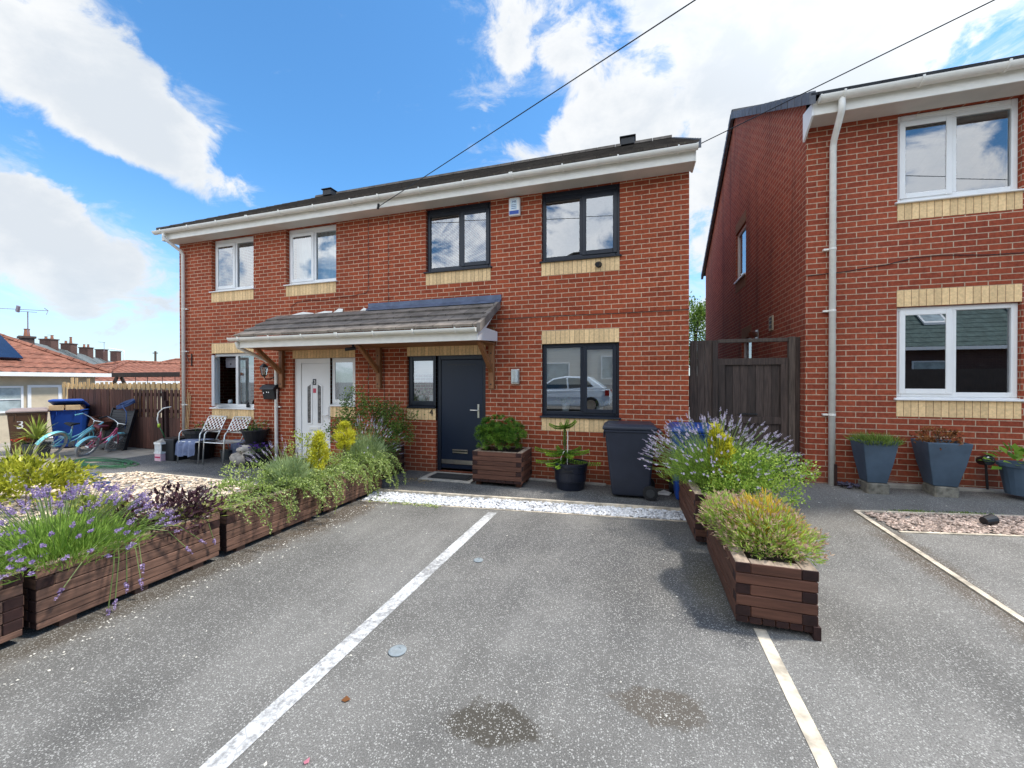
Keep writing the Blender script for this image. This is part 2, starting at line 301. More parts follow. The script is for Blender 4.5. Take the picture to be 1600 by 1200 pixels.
# ------------------------------------------------------------------ mesh helpers
class MB:
    def __init__(s): s.V = []; s.F = []; s.T = []; s.I = []; s.n = 0
    def add(s, vs, fs, tint=None, mi=0):
        o = s.n; s.V.extend([tuple(map(float, v)) for v in vs]); s.n += len(vs)
        tn = random.random() if tint is None else tint
        for f in fs: s.F.append([o + i for i in f]); s.T.append(tn); s.I.append(mi)
        return s
    def box(s, x0, x1, y0, y1, z0, z1, tint=None, mi=0, mtx=None):
        v = [(x, y, z) for z in (z0, z1) for y in (y0, y1) for x in (x0, x1)]
        if mtx is not None: v = [mtx @ Vector(p) for p in v]
        return s.add(v, [(0, 2, 3, 1), (4, 5, 7, 6), (0, 1, 5, 4), (2, 6, 7, 3), (0, 4, 6, 2), (1, 3, 7, 5)], tint, mi)
    def quad(s, a, b, c, d, tint=None, mi=0): return s.add([a, b, c, d], [(0, 1, 2, 3)], tint, mi)
    def prism(s, poly, z0, z1, axis='z', tint=None, mi=0):
        n = len(poly)
        def P(p, z): return (p[0], p[1], z) if axis == 'z' else ((p[0], z, p[1]) if axis == 'y' else (z, p[0], p[1]))
        v = [P(p, z0) for p in poly] + [P(p, z1) for p in poly]
        f = [tuple(range(n))[::-1], tuple(range(n, 2 * n))] + [(i, (i + 1) % n, n + (i + 1) % n, n + i) for i in range(n)]
        return s.add(v, f, tint, mi)
    def tube(s, pts, r, n=8, closed=False, tint=None, mi=0, caps=True):
        pts = [Vector(p) for p in pts]; m = len(pts)
        rs = r if isinstance(r, (list, tuple)) else [r] * m
        vs = []; fs = []; up = None
        for i, p in enumerate(pts):
            if closed: t = pts[(i + 1) % m] - pts[i - 1]
            else: t = pts[min(i + 1, m - 1)] - pts[max(i - 1, 0)]
            t.normalize()
            if up is None: up = Vector((0, 0, 1)) if abs(t.z) < .9 else Vector((1, 0, 0))
            a = t.cross(up).normalized(); b = a.cross(t).normalized(); up = b
            for k in range(n):
                an = 2 * PI * k / n; vs.append(p + (a * math.cos(an) + b * math.sin(an)) * rs[i])
        for i in range(m if closed else m - 1):
            j = (i + 1) % m
            for k in range(n): fs.append((i * n + k, i * n + (k + 1) % n, j * n + (k + 1) % n, j * n + k))
        if caps and not closed: fs += [tuple(range(n))[::-1], tuple((m - 1) * n + k for k in range(n))]
        return s.add(vs, fs, tint, mi)
    def lathe(s, prof, c=(0, 0, 0), n=24, tint=None, mi=0, axis='z'):
        vs = []; fs = []
        for (r, z) in prof:
            for k in range(n):
                a = 2 * PI * k / n; x, y = r * math.cos(a), r * math.sin(a)
                vs.append((c[0] + x, c[1] + y, c[2] + z) if axis == 'z' else ((c[0] + x, c[1] + z, c[2] + y) if axis == 'y' else (c[0] + z, c[1] + x, c[2] + y)))
        for i in range(len(prof) - 1):
            for k in range(n): fs.append((i * n + k, i * n + (k + 1) % n, (i + 1) * n + (k + 1) % n, (i + 1) * n + k))
        fs += [tuple(range(n))[::-1], tuple((len(prof) - 1) * n + k for k in range(n))]
        return s.add(vs, fs, tint, mi)
    def frame(s, x0, x1, z0, z1, wd, y0, y1, mi=0, wb=None):
        """rectangular frame in the XZ plane, members butted"""
        wb = wb or wd
        s.box(x0, x0 + wd, y0, y1, z0, z1, .5, mi); s.box(x1 - wd, x1, y0, y1, z0, z1, .5, mi)
        s.box(x0 + wd, x1 - wd, y0, y1, z1 - wd, z1, .5, mi); s.box(x0 + wd, x1 - wd, y0, y1, z0, z0 + wb, .5, mi)
        return s
    def quads_np(s, A, tint, mi=0):
        """A: (n,4,3) array of loose quads"""
        n = len(A); o = s.n; s.V.extend(map(tuple, A.reshape(-1, 3).tolist())); s.n += 4 * n
        idx = (o + np.arange(4 * n).reshape(n, 4)).tolist(); s.F.extend(idx); s.T.extend(np.asarray(tint).tolist()); s.I.extend([mi] * n)
        return s
    def pebbles(s, P, r, sides=6):
        """P (n,3) centres: small faceted stones"""
        base = np.array([(1, 0, 0), (-1, 0, 0), (0, 1, 0), (0, -1, 0), (0, 0, 1), (0, 0, -1)], float)
        fc = [(0, 2, 4), (2, 1, 4), (1, 3, 4), (3, 0, 4), (2, 0, 5), (1, 2, 5), (3, 1, 5), (0, 3, 5)]
        for p in P:
            a = random.uniform(0, 6.28); ca, sa = math.cos(a), math.sin(a)
            sc = r * np.array([random.uniform(.7, 1.5), random.uniform(.6, 1.1), random.uniform(.4, .8)])
            v = base * sc * rng.uniform(.8, 1.2, (6, 1)); v = np.stack([v[:, 0] * ca - v[:, 1] * sa, v[:, 0] * sa + v[:, 1] * ca, v[:, 2] + random.uniform(-.3, .3) * v[:, 0]], 1) + p
            s.add(v, fc)
        return s
class Mdl: pass
def empty(name, loc=(0, 0, 0), rot=(0, 0, 0)):
    o = bpy.data.objects.new(name, None); COL.objects.link(o); o.location = loc; o.rotation_euler = rot
    o.empty_display_size = .1
    return o
def root_mtx(o):
    while o.parent: o = o.parent
    return Matrix.Translation(o.location) @ o.rotation_euler.to_matrix().to_4x4()
def build(name, mb, mats, parent=None, local=False, bevel=0, smooth=False, base=None, seg=1):
    """link the collected shapes as ONE mesh; world coordinates unless local=True"""
    me = bpy.data.meshes.new(name)
    V = mb.V
    if parent is not None and not local:
        inv = np.array(root_mtx(parent).inverted()); A = np.asarray(V); V = (A @ inv[:3, :3].T + inv[:3, 3]).tolist()
    if base is not None: V = (np.asarray(V) - np.asarray(base, float)).tolist()
    me.from_pydata(V, [], mb.F)
    at = me.attributes.new('tint', 'FLOAT', 'FACE'); at.data.foreach_set('value', np.asarray(mb.T, np.float32))
    for m in (mats if isinstance(mats, (list, tuple)) else [mats]): me.materials.append(m)
    me.polygons.foreach_set('material_index', np.asarray(mb.I, np.int32))
    if smooth: me.polygons.foreach_set('use_smooth', np.ones(len(me.polygons), bool))
    me.update()
    o = bpy.data.objects.new(name, me); COL.objects.link(o)
    if parent is not None: o.parent = parent
    if base is not None: o.location = base
    if bevel:
        b = o.modifiers.new('bevel', 'BEVEL'); b.width = bevel; b.segments = seg; b.limit_method = 'ANGLE'; b.angle_limit = R(40)
    if smooth and not bevel:
        pass
    return o
def tag(o, label, cat, group=None, kind=None):
    if label: o['label'] = label
    if cat: o['category'] = cat
    if group: o['group'] = group
    if kind: o['kind'] = kind
    return o
def thing(name, label, cat, loc=(0, 0, 0), rot=(0, 0, 0), group=None): return tag(empty(name, loc, rot), label, cat, group)
def struct(name, mb, mats, **k): o = build(name, mb, mats, **k); o['kind'] = 'structure'; return o
def text_part(name, body, size, mtx, m, parent, ext=.002):
    cu = bpy.data.curves.new('tmp', 'FONT'); cu.body = body; cu.size = size; cu.align_x = 'CENTER'; cu.align_y = 'CENTER'; cu.extrude = ext
    o = bpy.data.objects.new('tmp', cu); COL.objects.link(o); bpy.context.view_layer.update()
    me = bpy.data.meshes.new_from_object(o.evaluated_get(bpy.context.evaluated_depsgraph_get()))
    bpy.data.objects.remove(o); bpy.data.curves.remove(cu)
    me.name = name; me.transform((root_mtx(parent).inverted() @ mtx) if parent else mtx); me.materials.clear(); me.materials.append(m)
    p = bpy.data.objects.new(name, me); COL.objects.link(p); p.parent = parent
    return p
def copy_tree(o, parent=None):
    c = o.copy(); COL.objects.link(c)
    if parent is not None: c.parent = parent
    for ch in list(o.children): copy_tree(ch, c)
    return c
FACE_Y = Matrix.Rotation(PI / 2, 4, 'X')      # text upright in XZ, readable from -Y

def sm(a, b, x):
    t = min(1, max(0, (x - a) / (b - a))); return t * t * (3 - 2 * t)
def gh(x, y):
    """ground height: rises to the right-hand house, falls away far left, climbs to the street behind the camera"""
    z = (.27 * sm(0, 1.5, x) + .028 * max(0, min(x, 12) - 1.5)) * min(1, max(0, 1 + y / 5))
    if x < -16.5: z -= .45 * (1 - sm(-19.5, -16.5, x))
    if y < -7.5: z += .44 * (1 - sm(-9.8, -7.5, y))
    return z

# ------------------------------------------------------------------ ground and surfaces
def grid_ground():
    def axis(lo, hi, st, far): return sorted(set([-far, -far / 3, -far / 8] + [round(lo + i * st, 4) for i in range(int((hi - lo) / st) + 1)] + [far / 8, far / 3, far]))
    xs = [x for x in axis(-21, 12, .5, 900)]; ys = axis(-12, 4, .5, 900)
    mb = MB(); mb.add([(x, y, gh(x, y)) for y in ys for x in xs], [(j * len(xs) + i, j * len(xs) + i + 1, (j + 1) * len(xs) + i + 1, (j + 1) * len(xs) + i) for j in range(len(ys) - 1) for i in range(len(xs) - 1)])
    return mb
struct('ground', grid_ground(), M_asph, smooth=True)
def strip(name, pts, wd, z0, m, h=.004, seg=.25):
    """flat painted band following the ground along a polyline"""
    mb = MB()
    for (a, b) in zip(pts[:-1], pts[1:]):
        a = Vector((*a, 0)); b = Vector((*b, 0)); n = max(1, int((b - a).length / seg)); d = (b - a).normalized(); s = Vector((-d.y, d.x, 0)) * wd / 2
        V = []
        for i in range(n + 1):
            p = a.lerp(b, i / n)
            for q in (p + s, p - s): V.append((q.x, q.y, gh(q.x, q.y) + z0 + h))
        mb.add(V, [(2 * i, 2 * i + 1, 2 * i + 3, 2 * i + 2) for i in range(n)])
    return struct(name, mb, m)
strip('bay_marking', [(-2.485, -1.71), (-2.46, -7.4)], .115, 0, M_line)
strip('bay_marking', [(.055, -3.45), (.055, -7.4)], .075, 0, M_edging)
def kerb_strip(name, pts, wd, top, m, low=.06):
    mb = MB()
    for (a, b) in zip(pts[:-1], pts[1:]):
        a = Vector((*a, 0)); b = Vector((*b, 0)); n = max(1, int((b - a).length / .4)); d = (b - a).normalized(); s = Vector((-d.y, d.x, 0)) * wd / 2
        for i in range(n):
            p, q = a.lerp(b, i / n), a.lerp(b, (i + 1) / n); z0, z1 = gh(p.x, p.y), gh(q.x, q.y)
            mb.add([(*(p + s).xy, z0 - low), (*(p - s).xy, z0 - low), (*(q - s).xy, z1 - low), (*(q + s).xy, z1 - low), (*(p + s).xy, z0 + top), (*(p - s).xy, z0 + top), (*(q - s).xy, z1 + top), (*(q + s).xy, z1 + top)],
                   [(4, 5, 6, 7), (0, 3, 7, 4), (1, 5, 6, 2), (0, 4, 5, 1), (3, 2, 6, 7)], .5)
    return struct(name, mb, m)
# front footpath slab in front of the left pair, its edging, the white gravel strip
mb = MB(); mb.prism([(-4.75, -1.32), (.35, -.905), (.35, 0.12), (-4.75, 0.12)], -.05, .034); struct('footpath', mb, M_path)
kerb_strip('path_edging', [(-4.75, -1.345), (-.05, -.955)], .045, .046, M_edging)
kerb_strip('gravel_edging', [(-4.4, -1.80), (-.05, -1.325)], .022, .010, M_edging)
def in_poly(p, poly):
    c = False; n = len(poly)
    for i in range(n):
        (x1, y1), (x2, y2) = poly[i], poly[(i + 1) % n]
        if (y1 > p[1]) != (y2 > p[1]) and p[0] < (x2 - x1) * (p[1] - y1) / (y2 - y1) + x1: c = not c
    return c
def pebble_bed(name, label, cat, poly, n, r, m, mbase, z=.004):
    xs = [p[0] for p in poly]; ys = [p[1] for p in poly]; P = []
    while len(P) < n:
        x, y = random.uniform(min(xs), max(xs)), random.uniform(min(ys), max(ys))
        if in_poly((x, y), poly): P.append((x, y, gh(x, y) + z + random.uniform(0, r * .8)))
    mb = MB(); mb.add([(x, y, gh(x, y) + z) for x, y in poly], [tuple(range(len(poly)))], .2, 1)
    mb.pebbles(np.array(P), r)
    return tag(build(name, mb, [m, mbase]), label, cat, kind='stuff')
M_pebw = M('white_marble_chips', (.60, .60, .61), .7, .15, 20, tint=.35)
M_pebp = M('pink_granite_chips', (.42, .32, .26), .8, .3, 30, tint=.55)
M_pebb = M('buff_pebbles', (.60, .48, .36), .8, .2, 20, tint=.45)
M_pbase = M('gravel_base', (.25, .23, .21), .9, .3, 30, tint=0)
pebble_bed('white_gravel', 'strip of white gravel chips between the footpath and the parking bays', 'gravel', [(-4.4, -1.78), (-.1, -1.31), (-.1, -.98), (-4.5, -1.36)], 3600, .022, M_pebw, M_pbase)
pebble_bed('pink_gravel', 'wedge of pinkish gravel framed by pale edging before the right house', 'gravel', [(1.66, -1.13), (3.6, -.93), (3.6, -1.38), (1.73, -1.60)], 1900, .021, M_pebp, M_pbase)
pebble_bed('buff_pebble_bed', 'bed of buff pebbles behind the left row of planters', 'pebbles', [(-10.4, -2.3), (-9.4, -1.55), (-7.7, -1.55), (-5.1, -1.75), (-5.1, -5.6), (-9.4, -5.6)], 5200, .032, M_pebb, M_pbase)
kerb_strip('bed_edging', [(1.60, -1.08), (3.7, -.88)], .04, .012, M_edging)
kerb_strip('bed_edging', [(1.72, -1.63), (3.7, -1.38)], .035, .012, M_edging)
kerb_strip('bed_edging', [(1.60, -1.08), (1.755, -6.0)], .045, .012, M_edging)
kerb_strip('pebble_bed_edging', [(-10.5, -2.3), (-9.4, -1.52), (-7.7, -1.52), (-5.2, -1.72)], .05, .02, M_edging)
mb = MB(); mb.prism([(-4.75, .0), (-4.75, -1.3), (-5.2, -1.7), (-7.7, -1.50), (-9.4, -1.50), (-10.5, -2.28), (-11.3, -2.6), (-11.3, .14), (-4.75, .14)], -.05, .010); struct('side_path', mb, M_path)
mb = MB(); mb.prism([(-11.3, .3), (-11.3, -1.5), (-12.4, -1.9), (-17, -3.3), (-17, .3)], -.05, .012); struct('yard_paving', mb, M('pale_yard_concrete', (.30, .26, .21), .9, .25, 3, bump=.2, tint=0))

# ------------------------------------------------------------------ house building kit
def wall_front(x0, x1, z0, z1, holes, y=0.0, depth=.10, mb=None, mi=0):
    """brick skin in the plane y with openings (hx0,hx1,hz0,hz1) and their reveals"""
    mb = mb or MB()
    xs = sorted(set([x0, x1] + [h[0] for h in holes] + [h[1] for h in holes])); zs = sorted(set([z0, z1] + [h[2] for h in holes] + [h[3] for h in holes]))
    xs = [x for x in xs if x0 <= x <= x1]; zs = [z for z in zs if z0 <= z <= z1]
    for i in range(len(xs) - 1):
        for j in range(len(zs) - 1):
            cx, cz = (xs[i] + xs[i + 1]) / 2, (zs[j] + zs[j + 1]) / 2
            if any(h[0] < cx < h[1] and h[2] < cz < h[3] for h in holes): continue
            mb.quad((xs[i], y, zs[j]), (xs[i + 1], y, zs[j]), (xs[i + 1], y, zs[j + 1]), (xs[i], y, zs[j + 1]), .5, mi)
    for (a, b, c, d) in holes:
        e = y + depth
        mb.quad((a, y, c), (a, e, c), (a, e, d), (a, y, d), .5, mi); mb.quad((b, e, c), (b, y, c), (b, y, d), (b, e, d), .5, mi)
        mb.quad((a, y, c), (b, y, c), (b, e, c), (a, e, c), .5, mi); mb.quad((a, e, d), (b, e, d), (b, y, d), (a, y, d), .5, mi)
    return mb
def soldier(house, name, x0, x1, z0, y=0.0, h=.215, proud=.004):
    n = max(2, round((x1 - x0) / .0752)); p = (x1 - x0) / n; mb = MB()
    mb.box(x0, x1, y - proud + .003, y + .05, z0, z0 + h + .008, .5, 1)
    for i in range(n): mb.box(x0 + i * p + .004, x0 + (i + 1) * p - .004, y - proud - random.uniform(0, .002), y + .04, z0 + .003, z0 + h, None, 0)
    return build(name, mb, [M_buff, M_mortar], house)
def window(house, x0, x1, z0, z1, m, mull=None, sash=None, y=.055, fw=.062, sill=True, gl=None, headw=None, sillx=.03, vent=False, open_sash=False, label=None):
    """window part = outer frame; its sashes, panes, sill are sub-parts"""
    gl = gl or M_glass
    sz = z0 + (.032 if sill else 0)
    mb = MB(); mb.frame(x0, x1, sz, z1, fw, y, y + .07)
    if headw: mb.box(x0 + fw, x1 - fw, y, y + .07, z1 - headw, z1 - fw, .5)
    if mull: mb.box(mull - .034, mull + .034, y, y + .07, sz + fw, z1 - (headw or fw), .5)
    win = build('window', mb, m, house, bevel=.006)
    if label: win['label'] = label
    zt = z1 - (headw or fw)
    bays = [(x0 + fw, (mull - .034) if mull else x1 - fw)] + ([(mull + .034, x1 - fw)] if mull else [])
    for k, (a, b) in enumerate(bays):
        if sash == k and open_sash: continue
        pa, pb, pc, pd = a, b, sz + fw, zt
        if sash == k:
            sb = MB(); sb.frame(a - .022, b + .022, sz + fw - .022, zt + .022, .066, y - .016, y - .001); build('sash', sb, m, win, bevel=.005)
            pa, pb, pc, pd = a + .046, b - .046, sz + fw + .046, zt - .046
        yp = y - .006 if sash == k else y + .03; pb_ = MB(); pb_.quad((pa - .004, yp, pc - .004), (pb + .004, yp, pc - .004), (pb + .004, yp, pd + .004), (pa - .004, yp, pd + .004)); build('pane', pb_, gl, win)
    if vent:
        v = MB(); v.box(x0 + (x1 - x0) * .18, x1 - (x1 - x0) * .15, y - .012, y - .001, z1 - .032, z1 - .012); build('trickle_vent', v, M_gutter, win)
    if sill:
        s = MB(); s.prism([(-.042, z0 - .012), (-.042, z0 + .008), (y, z0 + .031), (y + .05, z0 + .031), (y + .05, z0 - .012)], x0 - sillx, x1 + sillx, axis='x'); build('sill', s, m, win, bevel=.004)
    return win
def gutter(house, x0, x1, yc, z, name='gutter', r=.062, step=.82, m=None):
    """half-round channel with brackets, along X"""
    mb = MB(); n = 12; prof = [(yc + r * math.cos(PI + PI * k / n), z + r * math.sin(PI + PI * k / n)) for k in range(n + 1)]
    pin = [(yc + (r - .006) * math.cos(2 * PI - PI * k / n), z + (r - .006) * math.sin(2 * PI - PI * k / n)) for k in range(n + 1)]
    mb.prism(prof + pin, x0, x1, axis='x', tint=.5)
    for xe in (x0, x1):
        mb.prism([(yc + (r + .004) * math.cos(PI + PI * k / n), z + .004 + (r + .004) * math.sin(PI + PI * k / n)) for k in range(n + 1)], xe - .008, xe + .008, axis='x', tint=.5)
    g = build(name, mb, m or M_gutter, house, smooth=False)
    k = 0; x = x0 + .25
    while x < x1 - .05:
        rr = r + .013; wd = .06 if k % 4 == 3 else .022
        pr = [(yc + rr * math.cos(PI * .95 + PI * 1.05 * i / n), z + rr * math.sin(PI * .95 + PI * 1.05 * i / n)) for i in range(n + 1)]
        pi_ = [(yc + (r + .001) * math.cos(2 * PI - PI * 1.05 * i / n), z + (r + .001) * math.sin(2 * PI - PI * 1.05 * i / n)) for i in range(n + 1)]
        bb = MB(); bb.prism(pr + pi_, x - wd / 2, x + wd / 2, axis='x', tint=.5); x += step; k += 1
        build('gutter_bracket', bb, m or M_gutter, g)
    return g
def downpipe(house, pts, r=.034, clips=(), name='downpipe', side=1):
    mb = MB(); mb.tube(pts, r, 12)
    d = build(name, mb, M_gutter, house, smooth=True)
    for (x, y, z) in clips:
        c = MB(); c.lathe([(r + .006, -.012), (r + .006, .012)], (x, y, z), 12); c.box(x + side * r, x + side * (r + .06), y + .005, y + .045, z - .012, z + .012); build('pipe_clip', c, M_gutter, d)
    return d
def roof_slope(house, name, x0, x1, ye, ze, yr, zr, m, gauge=.30, lip=.028, back=False):
    """tiled slope of overlapping courses from eave (ye,ze) to ridge (yr,zr)"""
    L = math.hypot(yr - ye, zr - ze); n = max(1, round(L / gauge)); mb = MB(); dy, dz = (yr - ye) / L, (zr - ze) / L; nx, nz = -dz * (1 if dy > 0 else -1), abs(dy)
    for i in range(n):
        a, b = L * i / n - (.0 if i == 0 else .03), L * (i + 1) / n; s = .5 * (i % 2)
        lo = (ye + dy * a + nx * lip, ze + dz * a + nz * lip); lo2 = (ye + dy * a + nx * -.004, ze + dz * a + nz * -.004); hi = (ye + dy * b, ze + dz * b + .004)
        mb.add([(x0, *lo), (x1, *lo), (x1, *hi), (x0, *hi), (x0, *lo2), (x1, *lo2)], [(0, 1, 2, 3), (4, 5, 1, 0), (0, 3, 4), (1, 5, 2)], s)
    return build(name, mb, m, house)

# ------------------------------------------------------------------ the pair of semi-detached houses
ZS = 4.79; XP = -5.36; YB = 8.55; RY, RZ = 4.25, 7.70
def house_shell(name, label, x0, x1, holes, brick, gable_l, gable_r, zoff=0.0, m_roof=None, m_side=None, z0=-.1):
    h = thing(name, label, 'house', ((x0 + x1) / 2 if False else 0, 0, 0))
    zs = ZS + zoff
    mb = wall_front(x0, x1, z0, zs, holes)
    mb.quad((x1, YB, z0), (x0, YB, z0), (x0, YB, zs), (x1, YB, zs), .5)
    for flag, x in ((gable_l, x0), (gable_r, x1)):
        zz = zs + .41
        poly = [(x, 0, z0), (x, YB, z0), (x, YB, zz), (x, RY, RZ - .05 + zoff), (x, 0, zz)]
        if x == x1: poly = poly[::-1]
        mb.add(poly, [tuple(range(5))], .5, 1 if flag and m_side else 0)
    build('wall', mb, [brick, m_side or brick], h)
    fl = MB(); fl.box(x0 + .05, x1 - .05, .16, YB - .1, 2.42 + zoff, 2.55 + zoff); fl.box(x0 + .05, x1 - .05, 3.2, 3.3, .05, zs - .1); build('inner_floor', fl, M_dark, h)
    return h
hR_holes = [(-2.245, -1.005, 1.085, 2.285), (-2.25, -1.0, 3.635, ZS), (-4.40, -3.146, 3.635, ZS), (-4.20, -3.24, .06, 2.135), (-4.79, -4.20, 1.195, 2.135)]
hL_holes = [(-9.705, -8.487, 1.085, 2.285), (-9.705, -8.489, 3.635, ZS), (-7.62, -6.37, 3.635, ZS), (-7.45, -6.52, .06, 2.135), (-6.52, -5.93, 1.195, 2.135)]
hR = house_shell('brick_house', 'red brick semi-detached house with navy front door and anthracite windows', XP, 0.0, hR_holes, M_brick, False, True)
hL = house_shell('brick_house', 'red brick semi-detached house with white front door and white windows', -10.70, XP, hL_holes, M_brick, True, False)
def eaves(h, x0, x1, zoff, zs, tile, ends=(0, 0)):
    mb = MB(); mb.box(x0, x1, -.30, .0, zs, zs + .012); build('soffit', mb, M_soffit, h)
    mb = MB(); mb.box(x0, x1, -.322, -.302, zs - .012, zs + .165); build('fascia', mb, M_gutter, h)
    roof_slope(h, 'roof', x0 - ends[0], x1 + ends[1], -.40, zs + .205, RY, RZ + zoff, tile)
    roof_slope(h, 'rear_roof', x0 - ends[0], x1 + ends[1], YB + .35, zs + .205, RY, RZ + zoff, tile)
    mb = MB()
    n = max(1, int((x1 - x0 + sum(ends)) / .45))
    for i in range(n):
        a = x0 - ends[0] + (x1 - x0 + sum(ends)) * i / n; b = x0 - ends[0] + (x1 - x0 + sum(ends)) * (i + 1) / n - .012
        pr = [(RY - .13, RZ + zoff - .03), (RY - .09, RZ + zoff + .055), (RY, RZ + zoff + .095), (RY + .09, RZ + zoff + .055), (RY + .13, RZ + zoff - .03)]
        mb.prism(pr, a, b, axis='x')
    build('ridge_tiles', mb, tile, h)
eaves(hR, XP, .03, 0, ZS, M_tile, (0, .05)); eaves(hL, -10.73, XP, 0, ZS, M_tile, (.05, 0))
gutter(hR, XP + .004, .06, -.388, ZS + .165); gutter(hL, -10.86, XP - .004, -.388, ZS + .165)
# boxed verge ends and roof vents
for h, x in ((hR, .032), (hL, -10.732)):
    mb = MB(); s = 1 if x > -5 else -1
    mb.prism([(-.322, ZS - .02), (-.322, ZS + .16), (-.40, ZS + .19), (RY, RZ - .02), (RY, RZ - .24), (0.05, ZS)], min(x, x + s * .02), max(x, x + s * .02), axis='x'); build('bargeboard', mb, M_gutter, h)
    mb = MB()
    for i in range(17):
        t0, t1 = i / 17, (i + .94) / 17; y0, y1 = -.40 + (RY + .4) * t0, -.40 + (RY + .4) * t1; z0, z1 = ZS + .205 + (RZ - ZS - .205) * t0, ZS + .205 + (RZ - ZS - .205) * t1
        mb.prism([(y0, z0 - .09), (y0, z0 + .045), (y1, z1 + .035), (y1, z1 - .09)], min(x + s * .022, x + s * .075), max(x + s * .022, x + s * .075), axis='x')
    build('verge_tiles', mb, M_verge, h)
def roof_vent(h, x, y):
    z = ZS + .205 + (RZ - ZS - .205) * (y + .4) / (RY + .4); mb = MB(); mb.box(x - .16, x + .16, y - .12, y + .12, z + .0, z + .17); mb.box(x - .19, x + .19, y - .16, y + .14, z + .172, z + .20); build('roof_vent', mb, M_black, h, bevel=.01)
roof_vent(hR, -.97, 3.85); roof_vent(hL, -9.95, 3.85)
# brick dressings
for h, rows in ((hR, [(-2.245, -1.005, .86), (-2.245, -1.005, 2.285), (-2.25, -1.0, 3.41), (-4.40, -3.146, 3.41), (-4.79, -3.24, 2.137), (-4.79, -4.20, .97)]),
                (hL, [(-9.705, -8.487, .86), (-9.705, -8.487, 2.285), (-9.705, -8.489, 3.41), (-7.62, -6.37, 3.41), (-7.45, -5.93, 2.137), (-6.52, -5.93, .97)])):
    for (a, b, z) in rows: soldier(h, 'soldier_course', a, b, z)
# windows
window(hR, -2.25, -1.0, 3.635, ZS, M_anth, mull=-1.60, sash=1, headw=.135)
window(hR, -4.40, -3.146, 3.635, ZS, M_anth, mull=-3.735, sash=1, headw=.135)
wE = window(hR, -2.245, -1.005, 1.085, 2.285, M_anth, mull=-1.585, sash=1, gl=M_glassd)
window(hL, -9.705, -8.489, 3.635, ZS, M_white, mull=-9.09, sash=0, headw=.11, vent=True, y=.085)
wB = window(hL, -7.62, -6.37, 3.635, ZS, M_white, mull=-6.97, sash=0, headw=.11, vent=True, y=.085)
wA = window(hL, -9.705, -8.487, 1.085, 2.285, M_white, mull=-9.06, sash=0, open_sash=True, gl=M_glassd, y=.07, label='white window with its left casement swung open')
# open casement swung outwards on the left jamb
mb = MB(); mt = Matrix.Translation((-9.64, .06, 0)) @ Matrix.Rotation(R(-43), 4, 'Z')
for (a, b, c, d) in ((0, .06, 1.15, 2.22), (.48, .54, 1.15, 2.22), (.06, .48, 1.15, 1.21), (.06, .48, 2.16, 2.22)): mb.box(a, b, -.025, .025, c, d, .5, 0, mt)
sa = build('open_sash', mb, M_white, wA, bevel=.005)
mb = MB(); q = [mt @ Vector(p) for p in ((.06, 0, 1.21), (.48, 0, 1.21), (.48, 0, 2.16), (.06, 0, 2.16))]; mb.quad(*q); build('pane', mb, M_glassd, wA)
# net curtain, pelmet and blinds indoors
M_net = M('net_curtain', (.62, .66, .66), .9, .12, 3, tint=0, stretch=(14, 1, .4)); M_blind = M('roller_blind', (.78, .72, .62), .9, .06, 3, tint=0, stretch=(1, 1, 30)); M_pelm = M('grey_pelmet', (.30, .28, .30), .8, .1, 5, tint=0)
def curtain(win, x0, x1, z0, z1, y, m, amp=.025, name='curtain'):
    mb = MB(); n = 40; v = []
    for i in range(n + 1):
        x = x0 + (x1 - x0) * i / n; yy = y + amp * math.sin(i * 1.9) + amp * .5 * math.sin(i * .7)
        v += [(x, yy, z0), (x, yy, z1)]
    mb.add(v, [(2 * i, 2 * i + 2, 2 * i + 3, 2 * i + 1) for i in range(n)], .5); return build(name, mb, m, win, smooth=True)
curtain(wB, -7.58, -6.41, 3.68, 4.72, .24, M_net)
mb = MB(); mb.box(-9.55, -8.55, .20, .23, 1.98, 2.20, .5)
[mb.lathe([(.018, 0), (.018, .006)], (x, .193, 2.06), 10, axis='y', mi=1) for x in (-9.40, -9.22, -9.04, -8.86, -8.68)]
build('pelmet', mb, [M_pelm, M_black], wA)
mb = MB(); mb.box(-9.50, -9.30, .55, .60, .9, 1.98); build('room_curtain', mb, M('teal_curtain', (.22, .34, .34), .9, .2, 4, tint=.2), wA)
mb = MB(); mb.box(-2.19, -1.06, .135, .145, 1.62, 2.24, .5); build('blind', mb, M_blind, wE)

